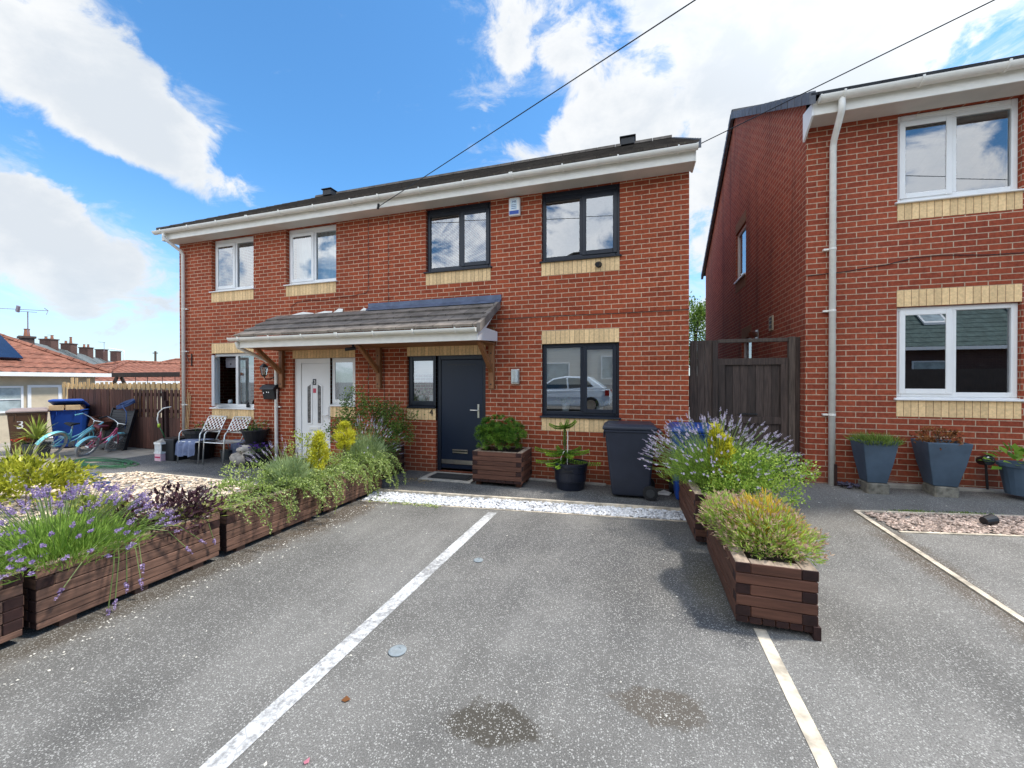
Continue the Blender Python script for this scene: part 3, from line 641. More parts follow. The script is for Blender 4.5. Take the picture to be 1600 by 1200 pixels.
# navy door of the right-hand half
def door_navy():
    x0, x1 = -4.20, -3.24; mb = MB(); mb.frame(x0 - .59, x1, 2.02, 2.135, .06, .05, .12); f = MB()
    f.box(x0, x0 + .075, .05, .12, .06, 2.135); f.box(x1 - .075, x1, .05, .12, .06, 2.135); f.box(x0 + .075, x1 - .075, .05, .12, 2.06, 2.135)
    fr = build('door_frame', f, M_anth, hR, bevel=.006)
    d = MB(); d.box(x0 + .077, x1 - .077, .068, .11, .105, 2.057); dr = build('door', d, M_navy, hR, bevel=.004)
    p = MB(); p.box(x0 + .20, x1 - .21, .063, .067, 1.96, 1.985); build('door_bead', p, M_anth, dr)
    k = MB(); k.box(-3.415, -3.38, .052, .066, 1.03, 1.27); k.tube([(-3.40, .06, 1.165), (-3.40, .015, 1.165), (-3.42, .008, 1.165), (-3.535, .008, 1.165)], .0095, 10); build('handle', k, M_chrome, dr, bevel=.003)
    k = MB(); k.box(-3.90, -3.60, .050, .067, .385, .455); build('letterbox', k, M_chrome, dr, bevel=.006)
    k = MB(); k.box(-3.895, -3.605, .046, .049, .415, .437); build('letterbox_flap', k, M_black, dr)
    k = MB(); k.box(x0 + .085, x1 - .085, .050, .067, .19, .265); build('kick_strip', k, M_chrome, dr, bevel=.004)
    s = MB(); s.box(x0, x1, .0, .12, .035, .058); build('threshold', s, M_concrete, hR)
    wS = window(hR, -4.79, -4.20, 1.195, 2.135, M_anth, y=.05, fw=.085, gl=M_glassd, sillx=.0)
    b = MB(); b.box(-4.70, -4.29, .16, .175, 1.80, 2.06); build('blind', b, M_blind, wS)
    text_part('house_number', '4', .16, Matrix.Translation((-4.285, -.014, 1.105)) @ FACE_Y, M_black, hR, .004)
door_navy()
def door_white():
    x0, x1 = -7.45, -6.52; f = MB()
    f.box(x0, x0 + .16, .05, .12, .06, 2.135); f.box(x1 - .045, x1, .05, .12, .06, 2.135); f.box(x0 + .16, x1 - .045, .05, .12, 2.04, 2.135)
    build('door_frame', f, M_white, hL, bevel=.006)
    a, b = x0 + .162, x1 - .047; d = MB(); d.box(a, b, .068, .11, .105, 2.037); dr = build('door', d, M_white, hL, bevel=.004)
    cx = (a + b) / 2 - .035
    for s in (-1, 1):
        u0, u1 = (cx - .20, cx - .055) if s < 0 else (cx + .055, cx + .20); zt = lambda x: 1.69 - .55 * abs(x - cx) * 1.0
        fr = MB(); pts = [(u0, .80), (u1, .80), (u1, zt(u1)), (u0, zt(u0))]; w_ = .03
        inn = [(u0 + w_, .80 + w_), (u1 - w_, .80 + w_), (u1 - w_, zt(u1 - w_) - w_), (u0 + w_, zt(u0 + w_) - w_)]
        V = [(x, .055, z) for x, z in pts] + [(x, .055, z) for x, z in inn] + [(x, .068, z) for x, z in pts] + [(x, .066, z) for x, z in inn]
        F = []
        for i in range(4): j = (i + 1) % 4; F += [(i, j, 4 + j, 4 + i), (i, 8 + i, 8 + j, j), (4 + i, 4 + j, 12 + j, 12 + i)]
        fr.add(V, F, .5); build('glazing_frame', fr, M_white, dr)
        g = MB(); g.add([(x, .064, z) for x, z in inn], [(0, 1, 2, 3)]); build('glazing', g, M_leaded, dr)
    for (u0, u1) in ((cx - .21, cx - .05), (cx + .05, cx + .21)):
        p = MB(); p.frame(u0, u1, .22, .60, .018, .060, .0675); build('moulded_panel', p, M_white, dr)
    k = MB(); k.box(cx - .14, cx + .14, .054, .067, .685, .765); lb = build('letterbox', k, M_white, dr, bevel=.01); k = MB(); k.box(cx - .115, cx + .115, .049, .0535, .705, .745); build('letterbox_flap', k, M_gutter, dr, bevel=.004)
    k = MB(); k.box(b - .075, b - .04, .05, .067, .93, 1.17); k.tube([(b - .057, .06, 1.0), (b - .057, .012, 1.0), (b - .18, .012, 1.0)], .011, 8); build('handle', k, M_white, dr)
    k = MB(); k.box(cx - .04, cx + .04, .060, .067, 1.60, 1.72); build('number_plate', k, M_black, dr)
    text_part('house_number', '3', .105, Matrix.Translation((cx + .005, .0585, 1.655)) @ FACE_Y, M_white, dr)
    k = MB(); k.box(cx - .036, cx + .036, .062, .067, 1.44, 1.53); build('sticker', k, M('red_sticker', (.55, .06, .10), .5, .3, 60, tint=0), dr)
    s = MB(); s.box(x0, x1, .0, .12, .035, .058); build('threshold', s, M_concrete, hL)
    wS = window(hL, -6.52, -5.93, 1.195, 2.135, M_white, y=.05, fw=.045, gl=M_glassd, sash=0, sillx=.01, vent=True)
    c = MB(); c.box(-6.45, -5.99, .14, .15, 1.25, 2.08); build('blind', c, M_frost, wS)
M_leaded = M('leaded_glass', (.05, .05, .05), .15, .9, 26, bump=.5, bscale=60, tint=0, col2=(.22, .20, .19))
door_white()
# rainwater pipes
downpipe(hL, [(-10.58, -.39, ZS + .11), (-10.58, -.39, ZS + .02), (-10.55, -.33, ZS - .05), (-10.50, -.10, ZS - .20), (-10.495, -.06, ZS - .27), (-10.495, -.055, 0)], clips=[(-10.495, -.055, z) for z in (3.3, 2.35, 1.15)])
# concrete ledge and slab at the wall foot
mb = MB(); mb.box(-3.2, -1.2, -.075, -.002, .0, .062); build('wall_footing', mb, M_concrete, hR, bevel=.008)
# telephone cables fixed along the wall
def wire(parent, pts, r=.004, name='wall_cable'):
    mb = MB(); mb.tube(pts, r, 5); return build(name, mb, M_black, parent)
wire(hL, [(-5.62, -.012, 4.78), (-5.62, -.012, 3.42), (-5.66, -.012, 3.36), (-5.9, -.012, 3.33), (-6.3, -.012, 3.31), (-6.7, -.012, 3.28), (-7.0, -.012, 3.30), (-7.35, -.012, 3.27), (-7.46, -.012, 3.2), (-7.46, -.012, 3.06)])
wire(hR, [(-5.18, -.012, 4.77), (-5.18, -.012, 3.1)])
wire(hL, [(-5.62, -.012, 2.3), (-5.63, -.012, 1.2)]); wire(hR, [(-5.28, -.012, 2.2), (-5.27, -.012, 1.0)])
wire(hR, [(-3.02, -.010, 2.735), (-2.0, -.010, 2.742), (-1.0, -.010, 2.735), (0.004, -.010, 2.742)], .005)
mb = MB(); mb.tube([(-10.30, -.02, 2.30), (-10.30, -.02, 2.02)], .012, 6); mb.tube([(-10.46, -.03, 2.29), (-10.31, -.06, 2.1)], .008, 6); build('wall_bracket', mb, M_black, hL)

# ------------------------------------------------------------------ shared porch canopy
pc = thing('porch_canopy', 'tiled lean-to porch roof with white gutter shared by both front doors', 'porch', (-5.4, 0, 2.3))
PX0, PX1 = -7.86, -3.02
roof_slope(pc, 'roof', PX0, PX1, -.93, 2.50, -.004, 3.02, M_tilep, gauge=.27, lip=.036)
mb = MB()
for i in range(4):
    t0, t1 = i / 4, (i + .97) / 4; y0, y1 = -.95 + .93 * t0, -.95 + .93 * t1; z0, z1 = 2.49 + .52 * t0, 2.49 + .52 * t1
    mb.prism([(y0, z0 - .085), (y0, z0 + .055), (y1, z1 + .04), (y1, z1 - .085)], PX1 + .001, PX1 + .06, axis='x')
build('verge_tiles', mb, M_tilep, pc)
mb = MB(); mb.box(PX0 + .06, PX1 - .02, -.90, -.878, 2.29, 2.475, .5); build('fascia', mb, M_gutter, pc)
mb = MB(); mb.box(PX0 + .06, PX1 - .02, -.876, -.003, 2.30, 2.315, .5); build('soffit', mb, M_bracket, pc)
for x in (PX0 + .03, PX1 - .018):
    mb = MB(); mb.prism([(-.90, 2.29), (-.90, 2.47), (-.02, 2.97), (-.02, 2.90), (-.55, 2.52), (-.02, 2.52), (-.02, 2.36)], x, x + .02, axis='x'); build('end_board', mb, M_white, pc)
g = gutter(pc, PX0 - .05, PX1 - .005, -.965, 2.468, step=.72)
mb = MB(); mb.prism([(-.09, 3.005), (-.09, 3.02), (-.02, 3.075), (-.02, 3.15), (-.003, 3.15), (-.003, 3.03)], -5.62, PX1 + .07, axis='x'); build('lead_flashing', mb, M_lead, pc)
for (a, b, c) in ((-7.45, -6.9, .03), (-6.85, -6.45, .02), (-6.42, -6.2, .05), (-5.8, -5.64, .035)):
    mb = MB(); mb.add([(a, -.03, 3.02), (b, -.03, 3.02), (b, -.012, 3.035 + c * random.random()), ((a + b) / 2, -.008, 3.045 + c), (a, -.012, 3.03)], [(0, 1, 2, 3, 4)])
    build('loose_mortar', mb, M_gutter, pc)
def bracket(x):
    mb = MB(); mb.box(x - .05, x + .05, -.075, -.003, 1.545, 2.60); b = build('bracket', mb, M_bracket, pc, bevel=.008)
    mb = MB(); mb.prism([(-.66, 2.298), (-.55, 2.298), (-.077, 1.93), (-.077, 1.82)], x - .035, x + .035, axis='x'); build('brace', mb, M_bracket, b, bevel=.006)
    for z in (1.62, 2.15): mb = MB(); mb.lathe([(.012, 0), (.012, .006)], (x, -.083, z), 8, axis='y'); build('bolt', mb, M_black, b)
for x in (-7.70, -5.37, -3.115): bracket(x)
downpipe(pc, [(-7.80, -.93, 2.40), (-7.80, -.90, 2.30), (-7.815, -.10, 2.02), (-7.825, -.055, 1.95), (-7.825, -.055, .35), (-7.825, -.055, .0)], clips=[(-7.825, -.055, 1.15)])

# ------------------------------------------------------------------ right-hand house
ZO = .355; XR = 1.48; zsR = ZS + ZO
r_holes = [(2.50, 3.722, 1.435, 2.635), (2.50, 3.722, 3.985, zsR), (5.2, 6.4, 3.985, zsR)]
hN = thing('brick_house', 'red brick detached house on the right with white windows and dark gable verge', 'house', (XR, 0, .2))
mb = wall_front(XR, 8.5, .1, zsR, r_holes)
mb.quad((8.5, YB, .1), (XR, YB, .1), (XR, YB, zsR), (8.5, YB, zsR), .5)
mb.add([(8.5, 0, .1), (8.5, YB, .1), (8.5, YB, zsR + .12), (8.5, RY, RZ + ZO - .05), (8.5, 0, zsR + .40)], [(4, 3, 2, 1, 0)], .5)
# gable with two window openings
g0 = [(3.22, 4.15, 4.0, 5.12), (2.75, 3.55, 1.55, 2.60)]
gb = wall_front(0, YB, .1, zsR + .41, g0)
ge = MB(); ge.V = [(XR + y, x, z) for (x, y, z) in gb.V]; ge.F = [f[::-1] for f in gb.F]; ge.T = gb.T; ge.I = [1] * len(gb.F); ge.n = gb.n
ge.add([(XR, 0, zsR + .41), (XR, RY, RZ + ZO - .05), (XR, YB, zsR + .41)], [(0, 1, 2)], .5, 1)
o = mb.n; mb.V += ge.V; mb.F += [[i + o for i in f] for f in ge.F]; mb.T += ge.T; mb.I += ge.I; mb.n += ge.n
build('wall', mb, [M_brickR, M_brickG], hN)
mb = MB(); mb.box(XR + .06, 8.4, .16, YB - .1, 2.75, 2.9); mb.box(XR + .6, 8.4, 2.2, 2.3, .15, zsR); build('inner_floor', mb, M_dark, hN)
eaves(hN, XR - .02, 8.6, ZO, zsR, M_tileb, (.06, .05)); gutter(hN, XR + .015, 8.7, -.388, zsR + .165, r=.066, step=.78)
mb = MB()
for (ya, za, yb, zb, n) in ((-.40, zsR + .205, RY, RZ + ZO, 17), (YB + .35, zsR + .205, RY, RZ + ZO, 17)):
    for i in range(n):
        t0, t1 = i / n, (i + .90) / n; y0, y1 = ya + (yb - ya) * t0, ya + (yb - ya) * t1; z0, z1 = za + (zb - za) * t0, za + (zb - za) * t1
        mb.prism([(y0, z0 - .11), (y0, z0 + .055), (y1, z1 + .030), (y1, z1 - .11)][::(1 if yb > ya else -1)], XR - .10, XR - .03, axis='x')
build('verge_tiles', mb, M_verge, hN)
mb = MB(); mb.prism([(-.322, zsR - .012), (-.322, zsR + .15), (-.02, zsR + .19), (-.02, zsR - .19)], XR - .045, XR - .022, axis='x'); build('box_end', mb, M_white, hN)
for (a, b, z) in ((2.495, 3.726, 1.21), (2.495, 3.726, 2.637), (2.495, 3.726, 3.76)): soldier(hN, 'soldier_course', a, b, z)
window(hN, 2.50, 3.722, 3.985, zsR, M_white, mull=3.10, sash=0, headw=.11, vent=True, y=.06)
wG = window(hN, 2.50, 3.722, 1.435, 2.635, M_white, mull=3.10, sash=0, y=.045, gl=M_glassd)
def side_window(y0, y1, z0, z1):
    mb = MB(); sw = .06; x = XR + .04
    for (a, b, c, d) in ((y0, y0 + sw, z0, z1), (y1 - sw, y1, z0, z1), (y0 + sw, y1 - sw, z0, z0 + sw), (y0 + sw, y1 - sw, z1 - sw, z1)): mb.box(x, x + .06, a, b, c, d, .5)
    wn = build('window', mb, M_white, hN); p = MB(); p.quad((x + .03, y1 - sw, z0 + sw), (x + .03, y0 + sw, z0 + sw), (x + .03, y0 + sw, z1 - sw), (x + .03, y1 - sw, z1 - sw)); build('pane', p, M_glass, wn)
    s = MB(); s.box(XR - .04, x, y0, y1, z0 - .03, z0 + .001); build('sill', s, M_white, wn)
    for zz in (z0 - .255, z1 + .005):
        m2 = MB(); m2.box(XR - .005, XR + .03, y0, y1, zz, zz + .222, .5); build('soldier_course', m2, M('weathered_buff_brick', (.22, .13, .07), .9, .2, 20, tint=0) if 'weathered_buff_brick' not in MATS else MATS['weathered_buff_brick'], hN)
for q in g0: side_window(*q)
downpipe(hN, [(1.735, -.39, zsR + .12), (1.735, -.39, zsR - .0), (1.735, -.37, zsR - .06), (1.765, -.10, zsR - .26), (1.77, -.06, zsR - .33), (1.77, -.055, .25)], r=.038, clips=[(1.77, -.055, 3.45), (1.77, -.055, 2.62), (1.77, -.055, 1.22)], side=-1)
mb = MB(); mb.box(1.785, 1.815, -.105, -.07, .25, .56); build('pipe_stain', mb, M_woodend, hN)
wire(hN, [(1.482, -.012, 3.12), (1.9, -.012, 3.14), (2.4, -.012, 3.20), (2.66, -.012, 3.26), (2.95, -.012, 3.27), (3.4, -.012, 3.23), (4.2, -.012, 3.22)], .005)
mb = MB(); mb.box(2.15, 6, -.10, -.002, .22, .345); build('wall_footing', mb, M_concrete, hN, bevel=.01)

# ------------------------------------------------------------------ timber planters
def planter(label, W, L, thru, loc, rz=0, ch=.0725, foot=.05, t=.088, wood=None, base=True, group='timber planters'):
    """log-cabin planter; thru[i] for courses from the top: 'L' long boards run through, 'E' end boards do"""
    p = thing('wooden_planter', label, 'planter', loc, (0, 0, rz), group)
    n = len(thru); bh = .045 if base else 0; z0 = foot + bh; mb = MB()
    def board(x0, x1, y0, y1, za, zb, ax, top):
        tn = random.random(); v = [(x, y, z) for z in (za, zb) for y in (y0, y1) for x in (x0, x1)]
        fs = [((0, 2, 3, 1), 0), ((4, 5, 7, 6), 2 if top else 0), ((0, 1, 5, 4), 1 if ax == 'y' else 0), ((2, 6, 7, 3), 1 if ax == 'y' else 0), ((0, 4, 6, 2), 1 if ax == 'x' else 0), ((1, 3, 7, 5), 1 if ax == 'x' else 0)]
        o = mb.n; mb.V += v; mb.n += 8
        for f, mi in fs: mb.F.append([o + i for i in f]); mb.T.append(tn); mb.I.append(mi)
    for i, k in enumerate(thru):
        za = z0 + (n - 1 - i) * ch; zb = za + ch - .005; top = i == 0; j = lambda: random.uniform(-.003, .003)
        a, b = (0, t + .001) if k == 'L' else (t + .001, 0)
        for s in (-1, 1):
            e = j(); xa, xb = sorted((s * (W / 2 + e), s * (W / 2 - t))); board(xa, xb, -L / 2 + a + j() , L / 2 - a + j(), za, zb, 'y', top)
            e = j(); ya, yb = sorted((s * (L / 2 + e), s * (L / 2 - t))); board(-W / 2 + b + j(), W / 2 - b + j(), ya, yb, za, zb, 'x', top)
    if base:
        m = 6
        for q in range(m): board(-W / 2 + W * q / m + .003, -W / 2 + W * (q + 1) / m - .003, -L / 2 + .004, L / 2 - .004, foot, foot + bh - .003, 'y', False)
    build('box', mb, [wood or M_wood, M_woodend, M_woodtop], p, local=True, bevel=.004)
    for fy in ((-L / 2 + .12, L / 2 - .12) if L < .9 else (-L / 2 + .17, 0, L / 2 - .17)):
        for fx in (-W / 2 + .075, W / 2 - .075):
            f = MB(); f.box(fx - .04, fx + .04, fy - .045, fy + .045, -.01, foot - .001); build('foot', f, wood or M_wood, p, local=True)
    s = MB(); g = 7; top = z0 + n * ch - .05; V = [(-W / 2 + t + (W - 2 * t) * i / g, -L / 2 + t + (L - 2 * t) * k / g, top + random.uniform(-.02, .02)) for k in range(g + 1) for i in range(g + 1)]
    s.add(V, [(k * (g + 1) + i, k * (g + 1) + i + 1, (k + 1) * (g + 1) + i + 1, (k + 1) * (g + 1) + i) for k in range(g) for i in range(g)]); build('soil', s, M_soil, p, local=True, smooth=True)
    return p
LP = -4.44
planter('brown timber planter cut off by the left edge of the photo', .50, 1.2, 'ELEEE', (LP - .27, -5.60, 0), base=True)
planter('long brown timber planter overhung by purple lavender and plum foliage', .50, 1.2, 'LELLL', (LP - .25, -4.355, 0))
planter('brown timber planter with a bleached rim and trailing green runners', .50, 1.2, 'LELLL', (LP - .25, -3.09, 0))
planter('brown timber planter almost hidden under trailing runners beside the gravel strip', .50, 1.2, 'LELLL', (LP - .25, -1.86, 0))
planter('dark timber planter against the brick wall holding the tall loose shrub', .50, .98, 'LELELE', (LP - .59, -.60, .034), wood=M_wooddk)
pG = planter('timber planter with jointed corners nearest the camera on the right', .47, 1.27, 'LELEL', (.145, -2.855, 0), rz=R(-.5), wood=M_wooddk)
planter('dark timber planter under the big pale lavender by the gate', .47, 1.22, 'LELELE', (.045, -1.455, 0), rz=R(2.0), wood=M_wooddk)
planter('square timber planter holding the dwarf pine beside the navy door', .81, .62, 'LELELEL' if False else 'LELELE', (-2.815, -.325, .034), foot=.06, ch=.073, wood=M_wooddk)

# ------------------------------------------------------------------ plants
def unit(a): return a / np.maximum(np.linalg.norm(a, axis=-1, keepdims=True), 1e-9)
def rdir(n): return unit(rng.normal(size=(n, 3)))
def leafq(C, D, L, W, up=None):
    C = np.asarray(C); D = unit(np.asarray(D)); n = len(C); up = rdir(n) if up is None else up
    Sd = unit(np.cross(D, up)); L = np.broadcast_to(L, n)[:, None]; W = np.broadcast_to(W, n)[:, None]; Nn = np.cross(Sd, D)
    return np.stack([C, C + D * L * .5 + Sd * W * .5 + Nn * W * .12, C + D * L, C + D * L * .5 - Sd * W * .5 + Nn * W * .12], 1)
def bush_mb(c, rad, nclump, per, L, W, rc=.22, up=.35, zmin=-.3, shell=.45, out=.8, mb=None, tlo=.0, thi=1.0):
    mb = mb or MB(); c = np.asarray(c, float); rad = np.asarray(rad, float)
    d = rdir(nclump * 3); d = d[d[:, 2] > zmin][:nclump]; n = len(d)
    cc = d * (shell + (1 - shell) * rng.random((n, 1)) ** .6) * rng.uniform(.85, 1.12, (n, 1))
    ct = rng.uniform(tlo + .1 * (thi - tlo), thi - .1 * (thi - tlo), n)
    P = np.repeat(cc, per, 0) + rng.normal(size=(n * per, 3)) * rc * .6; T = np.repeat(ct, per) + rng.normal(size=n * per) * .14
    D = unit(P) * out + rdir(n * per) * .8 + np.array([0, 0, up])
    A = leafq(c + P * rad, D, L * rng.uniform(.6, 1.25, n * per), W * rng.uniform(.7, 1.2, n * per))
    mb.quads_np(A, np.clip(T, 0, 1)); return mb
def stems_mb(c, rad, n, r=.005, z0=0.0):
    mb = MB(); c = np.asarray(c, float)
    for d in rdir(n):
        d[2] = abs(d[2]) + .3; d = d / np.linalg.norm(d); e = c + d * np.asarray(rad) * random.uniform(.6, .95)
        b = c + np.array([random.uniform(-.05, .05), random.uniform(-.05, .05), -np.asarray(rad)[2] * .85 + z0]); m = (b + e) / 2 + rng.normal(size=3) * .03
        mb.tube([b, m, e], [r, r * .8, r * .4], 5)
    return mb
def spikes(base, D, Ls, Lh, r, kwh, stem, heads, tw=.004, whorl=4):
    """flower stems (thin crossed blades) and whorled heads"""
    for b, d, l in zip(base, D, Ls):
        d = d / np.linalg.norm(d); e = b + d * l; droop = np.array([0, 0, -.03 * l]); m = (b + e) / 2 - droop
        s = np.cross(d, [0, 0, 1]); s = s / (np.linalg.norm(s) + 1e-9); s2 = np.cross(d, s)
        for sv in (s, s2):
            w_ = sv * tw / 2; stem.quad(b - w_, b + w_, m + w_, m - w_); stem.quad(m - w_, m + w_, e + w_, e - w_)
        hl = Lh * random.uniform(.7, 1.25); k = kwh
        t = np.repeat(np.linspace(0, 1, k), whorl); n = len(t); an = rng.random(n) * 6.28
        rr = r * (1 - .55 * t) ; pos = e + d * (t * hl)[:, None]
        o = s * np.cos(an)[:, None] + s2 * np.sin(an)[:, None]
        A = leafq(pos, o + d * .7, rr * 1.6, rr * 1.2); heads.quads_np(A, np.clip(rng.normal(.5, .22, n), 0, 1))
G_lavleaf = LEAF('lavender_leaf', (.18, .25, .10), (.50, .60, .30), .6, .4)
G_lavleaf2 = LEAF('bright_lavender_leaf', (.13, .25, .03), (.46, .64, .13), .6, .4)
G_lavpurple = LEAF('purple_lavender_flower', (.20, .12, .28), (.58, .46, .70), .6, .3)
G_lavpale = LEAF('pale_lavender_flower', (.30, .26, .38), (.78, .72, .84), .6, .3)
G_stem = LEAF('green_stem', (.14, .20, .06), (.30, .38, .14), .6, .2)
G_plum = LEAF('plum_leaf', (.022, .010, .014), (.13, .055, .065), .35, .2)
G_var = LEAF('trailing_leaf', (.12, .18, .03), (.66, .74, .32), .45, .4, mid=(.34, .44, .10))
G_coton = LEAF('cotoneaster_leaf', (.035, .08, .015), (.28, .42, .08), .4, .35, mid=(.11, .20, .035))
G_gold = LEAF('golden_foliage', (.34, .33, .02), (.84, .80, .08), .5, .4)
G_euon = LEAF('euonymus_leaf', (.13, .15, .012), (.62, .60, .07), .35, .35, mid=(.36, .38, .03))
G_yg = LEAF('yellow_green_leaf', (.20, .26, .04), (.60, .62, .16), .45, .4)
G_box = LEAF('small_green_leaf', (.07, .15, .018), (.56, .68, .13), .38, .35, mid=(.24, .38, .05))
G_pine = LEAF('pine_needle', (.035, .10, .015), (.28, .46, .06), .5, .3, mid=(.12, .24, .03))
G_arau = LEAF('monkey_puzzle_scale', (.03, .075, .010), (.30, .46, .05), .35, .2, mid=(.11, .21, .025))
G_heath = LEAF('heath_leaf', (.20, .34, .045), (.66, .78, .20), .6, .4)
G_heathf = LEAF('faded_heath_tip', (.34, .20, .13), (.78, .60, .42), .7, .3, mid=(.60, .40, .30))
G_heathg = LEAF('golden_heath', (.55, .36, .03), (.90, .66, .10), .6, .3)
G_grass = LEAF('grass_blade', (.06, .12, .015), (.30, .40, .08), .5, .3)
G_brown = LEAF('browned_leaf', (.09, .028, .010), (.40, .17, .05), .6, .25)
G_yucca = LEAF('yucca_leaf', (.12, .17, .02), (.52, .58, .14), .4, .3)
G_bigleaf = LEAF('broad_green_leaf', (.10, .24, .02), (.36, .56, .08), .35, .4)
G_tree = LEAF('tree_leaf', (.04, .09, .012), (.26, .38, .07), .45, .35, mid=(.12, .2, .03))
M_bark = M('bark', (.10, .07, .05), .9, .3, 20, bump=.5, tint=.2)
def lavender(label, base, radius, h_leaf, n_leaf, n_sp, reach, headm, leafm, Lh=.05, hr=.009, tilt=1.0, group=None, bias=(0, 0, 0)):
    b = np.asarray(base, float); p = thing('lavender', label, 'lavender', tuple(b), group=group)
    d = rdir(n_leaf * 2); d = d[d[:, 2] > .05][:n_leaf]; n = len(d)
    P = b + d * np.array([radius, radius, h_leaf]) * (rng.random((n, 1)) ** .5) * rng.uniform(.75, 1.1, (n, 1)); D = unit((P - b) / np.array([radius, radius, h_leaf])) * .8 + rng.normal(size=(n, 3)) * .25 + np.array([0, 0, .55])
    cl = np.sin(P[:, 0] * 23 + P[:, 1] * 17) * .2
    mb = MB(); mb.quads_np(leafq(P, D, rng.uniform(.05, .10, n), rng.uniform(.005, .009, n)), np.clip(.5 + cl + rng.normal(size=n) * .2, 0, 1)); build('foliage', mb, leafm, p)
    ds = rdir(n_sp * 3); ds[:, 2] = np.abs(ds[:, 2]) * 1.1 + .12; ds = unit(ds + np.asarray(bias))[:n_sp]
    st, hd = MB(), MB(); base_p = b + ds * np.array([radius, radius, h_leaf]) * .55
    spikes(base_p, ds * np.array([tilt, tilt, 1]) + rng.normal(size=(len(ds), 3)) * .08, reach * rng.uniform(.72, 1.08, len(ds)), Lh, hr, 6, st, hd)
    build('flower_stems', st, G_stem, p); build('flower_heads', hd, headm, p)
    return p
SZ = .47
pl1 = lavender('large purple flowering lavender spilling over the two nearest left planters', (LP - .30, -4.72, SZ - .06), .52, .24, 9000, 290, .35, G_lavpurple, G_lavleaf2, Lh=.055, hr=.013, tilt=1.25, bias=(-.15, .1, 0))
# bent-over stems hanging down the planter face
st, hd = MB(), MB()
def droop(p0, p1, r=.0035):
    p0, p1 = np.array(p0), np.array(p1); m = p0 * .45 + p1 * .55 + np.array([.05, 0, .08]); st.tube([p0, p0 * .8 + p1 * .2 + [.05, 0, .05], m, p1], r, 4)
    d = unit(p1 - m); spikes([p1], [d], [.004], .07, .014, 7, st, hd)
for (a, b) in (((-4.5, -4.55, .52), (-4.36, -4.86, .30)), ((-4.5, -4.52, .52), (-4.33, -4.60, .10)), ((-4.5, -4.5, .52), (-4.35, -4.52, .18)), ((-4.5, -4.48, .5), (-4.34, -4.44, .17)), ((-4.5, -4.45, .5), (-4.36, -4.42, .27)), ((-4.48, -4.40, .5), (-4.34, -4.12, .28)), ((-4.48, -4.36, .5), (-4.35, -4.0, .30)), ((-4.46, -4.56, .5), (-4.33, -4.64, -.0 + .05)), ((-4.47, -3.98, .47), (-4.38, -3.86, .25))): droop(a, b)
build('drooping_stems', st, G_stem, pl1); build('drooping_flowers', hd, G_lavpurple, pl1)
lavender('smaller purple lavender in the planter at the left edge', (LP - .30, -5.45, SZ - .06), .45, .27, 5000, 150, .32, G_lavpurple, G_lavleaf2, Lh=.055, hr=.013, tilt=1.2)
def bush(name, label, cat, base, c, rad, nclump, per, L, W, m, stems=8, group=None, **k):
    p = thing(name, label, cat, tuple(base), group=group)
    build('foliage', bush_mb(c, rad, nclump, per, L, W, **k), m, p)
    if stems: build('stems', stems_mb(c, rad, stems), M_bark, p)
    return p
bush('plum_leaved_plant', 'dark plum leaved plant in the long planter beside the purple lavender', 'plant', (LP - .18, -4.12, SZ), (LP - .15, -4.08, SZ + .05), (.27, .34, .19), 70, 16, .056, .024, G_plum, zmin=-.6)
bush('euphorbia', 'yellow green leafy clump among the purple lavender stems', 'plant', (LP - .42, -4.45, SZ), (LP - .42, -4.45, SZ + .13), (.16, .18, .16), 24, 12, .06, .03, G_yg)
mb = MB(); n = 420; P = np.array([LP - .2, -3.86, SZ - .02]) + rng.normal(size=(n, 3)) * [.11, .13, .01]; D = (P - np.array([LP - .2, -3.86, SZ - .1])) * [2.2, 2.2, 1] + rng.normal(size=(n, 3)) * .04 + [0, 0, .06]
mb.quads_np(leafq(P, D, rng.uniform(.07, .16, n), .007), np.clip(rng.normal(.6, .2, n), 0, 1))
tag(build('grassy_tuft', mb, G_yg, base=(LP - .2, -3.86, SZ)), 'light green grassy tuft at the far end of the long planter', 'plant')
# trailing runners
def strands(label, starts, m, n_leaf=3, Ls=.026, Wl=.016, length=(.25, .7), out=(1, 0, 0), name='trailing_plant', mound=None, spread=.5, fall=.10):
    c = np.mean(np.array(starts), 0); p = thing(name, label, 'trailing plant', tuple(c)); lf, st = MB(), MB(); P, D, T = [], [], []
    for s in starts:
        pos = np.array(s, float); d = unit(np.array(out) + rng.normal(size=3) * spread + [0, 0, .35]); ln = random.uniform(*length); n = int(ln / .022); tb = random.uniform(.25, .75); path = [pos.copy()]
        for i in range(n):
            d = unit(d + np.array([0, 0, -fall]) + rng.normal(size=3) * .10 + [0, 0, 0])
            q = pos + d * .022
            if LP - .49 < q[0] < LP + .012 and q[2] < SZ + .0: d = unit(d * [1, 1, .2] + np.array(out) * .5 + [0, 0, .15]); q = pos + d * .022
            if q[2] < .025: d = unit(d * [1, 1, 0] + [0, 0, .05]); q[2] = .025
            pos = q; path.append(pos.copy())
            for _ in range(n_leaf): P.append(pos + rng.normal(size=3) * .012); D.append(rng.normal(size=3) * .8 + d * .4 + [0, 0, .2]); T.append(tb + random.gauss(0, .18))
        st.tube(path[::3] + [path[-1]] if len(path) > 4 else path, .0028, 4)
    if mound:
        for (mc, mr, k) in mound: bush_mb(mc, mr, k, 14, Ls * 1.1, Wl * 1.1, mb=lf, zmin=-.2)
    n = len(P); lf.quads_np(leafq(np.array(P), np.array(D), Ls * rng.uniform(.6, 1.2, n), Wl * rng.uniform(.7, 1.2, n)), np.clip(T, 0, 1))
    build('leaves', lf, m, p); build('runners', st, G_stem, p); return p
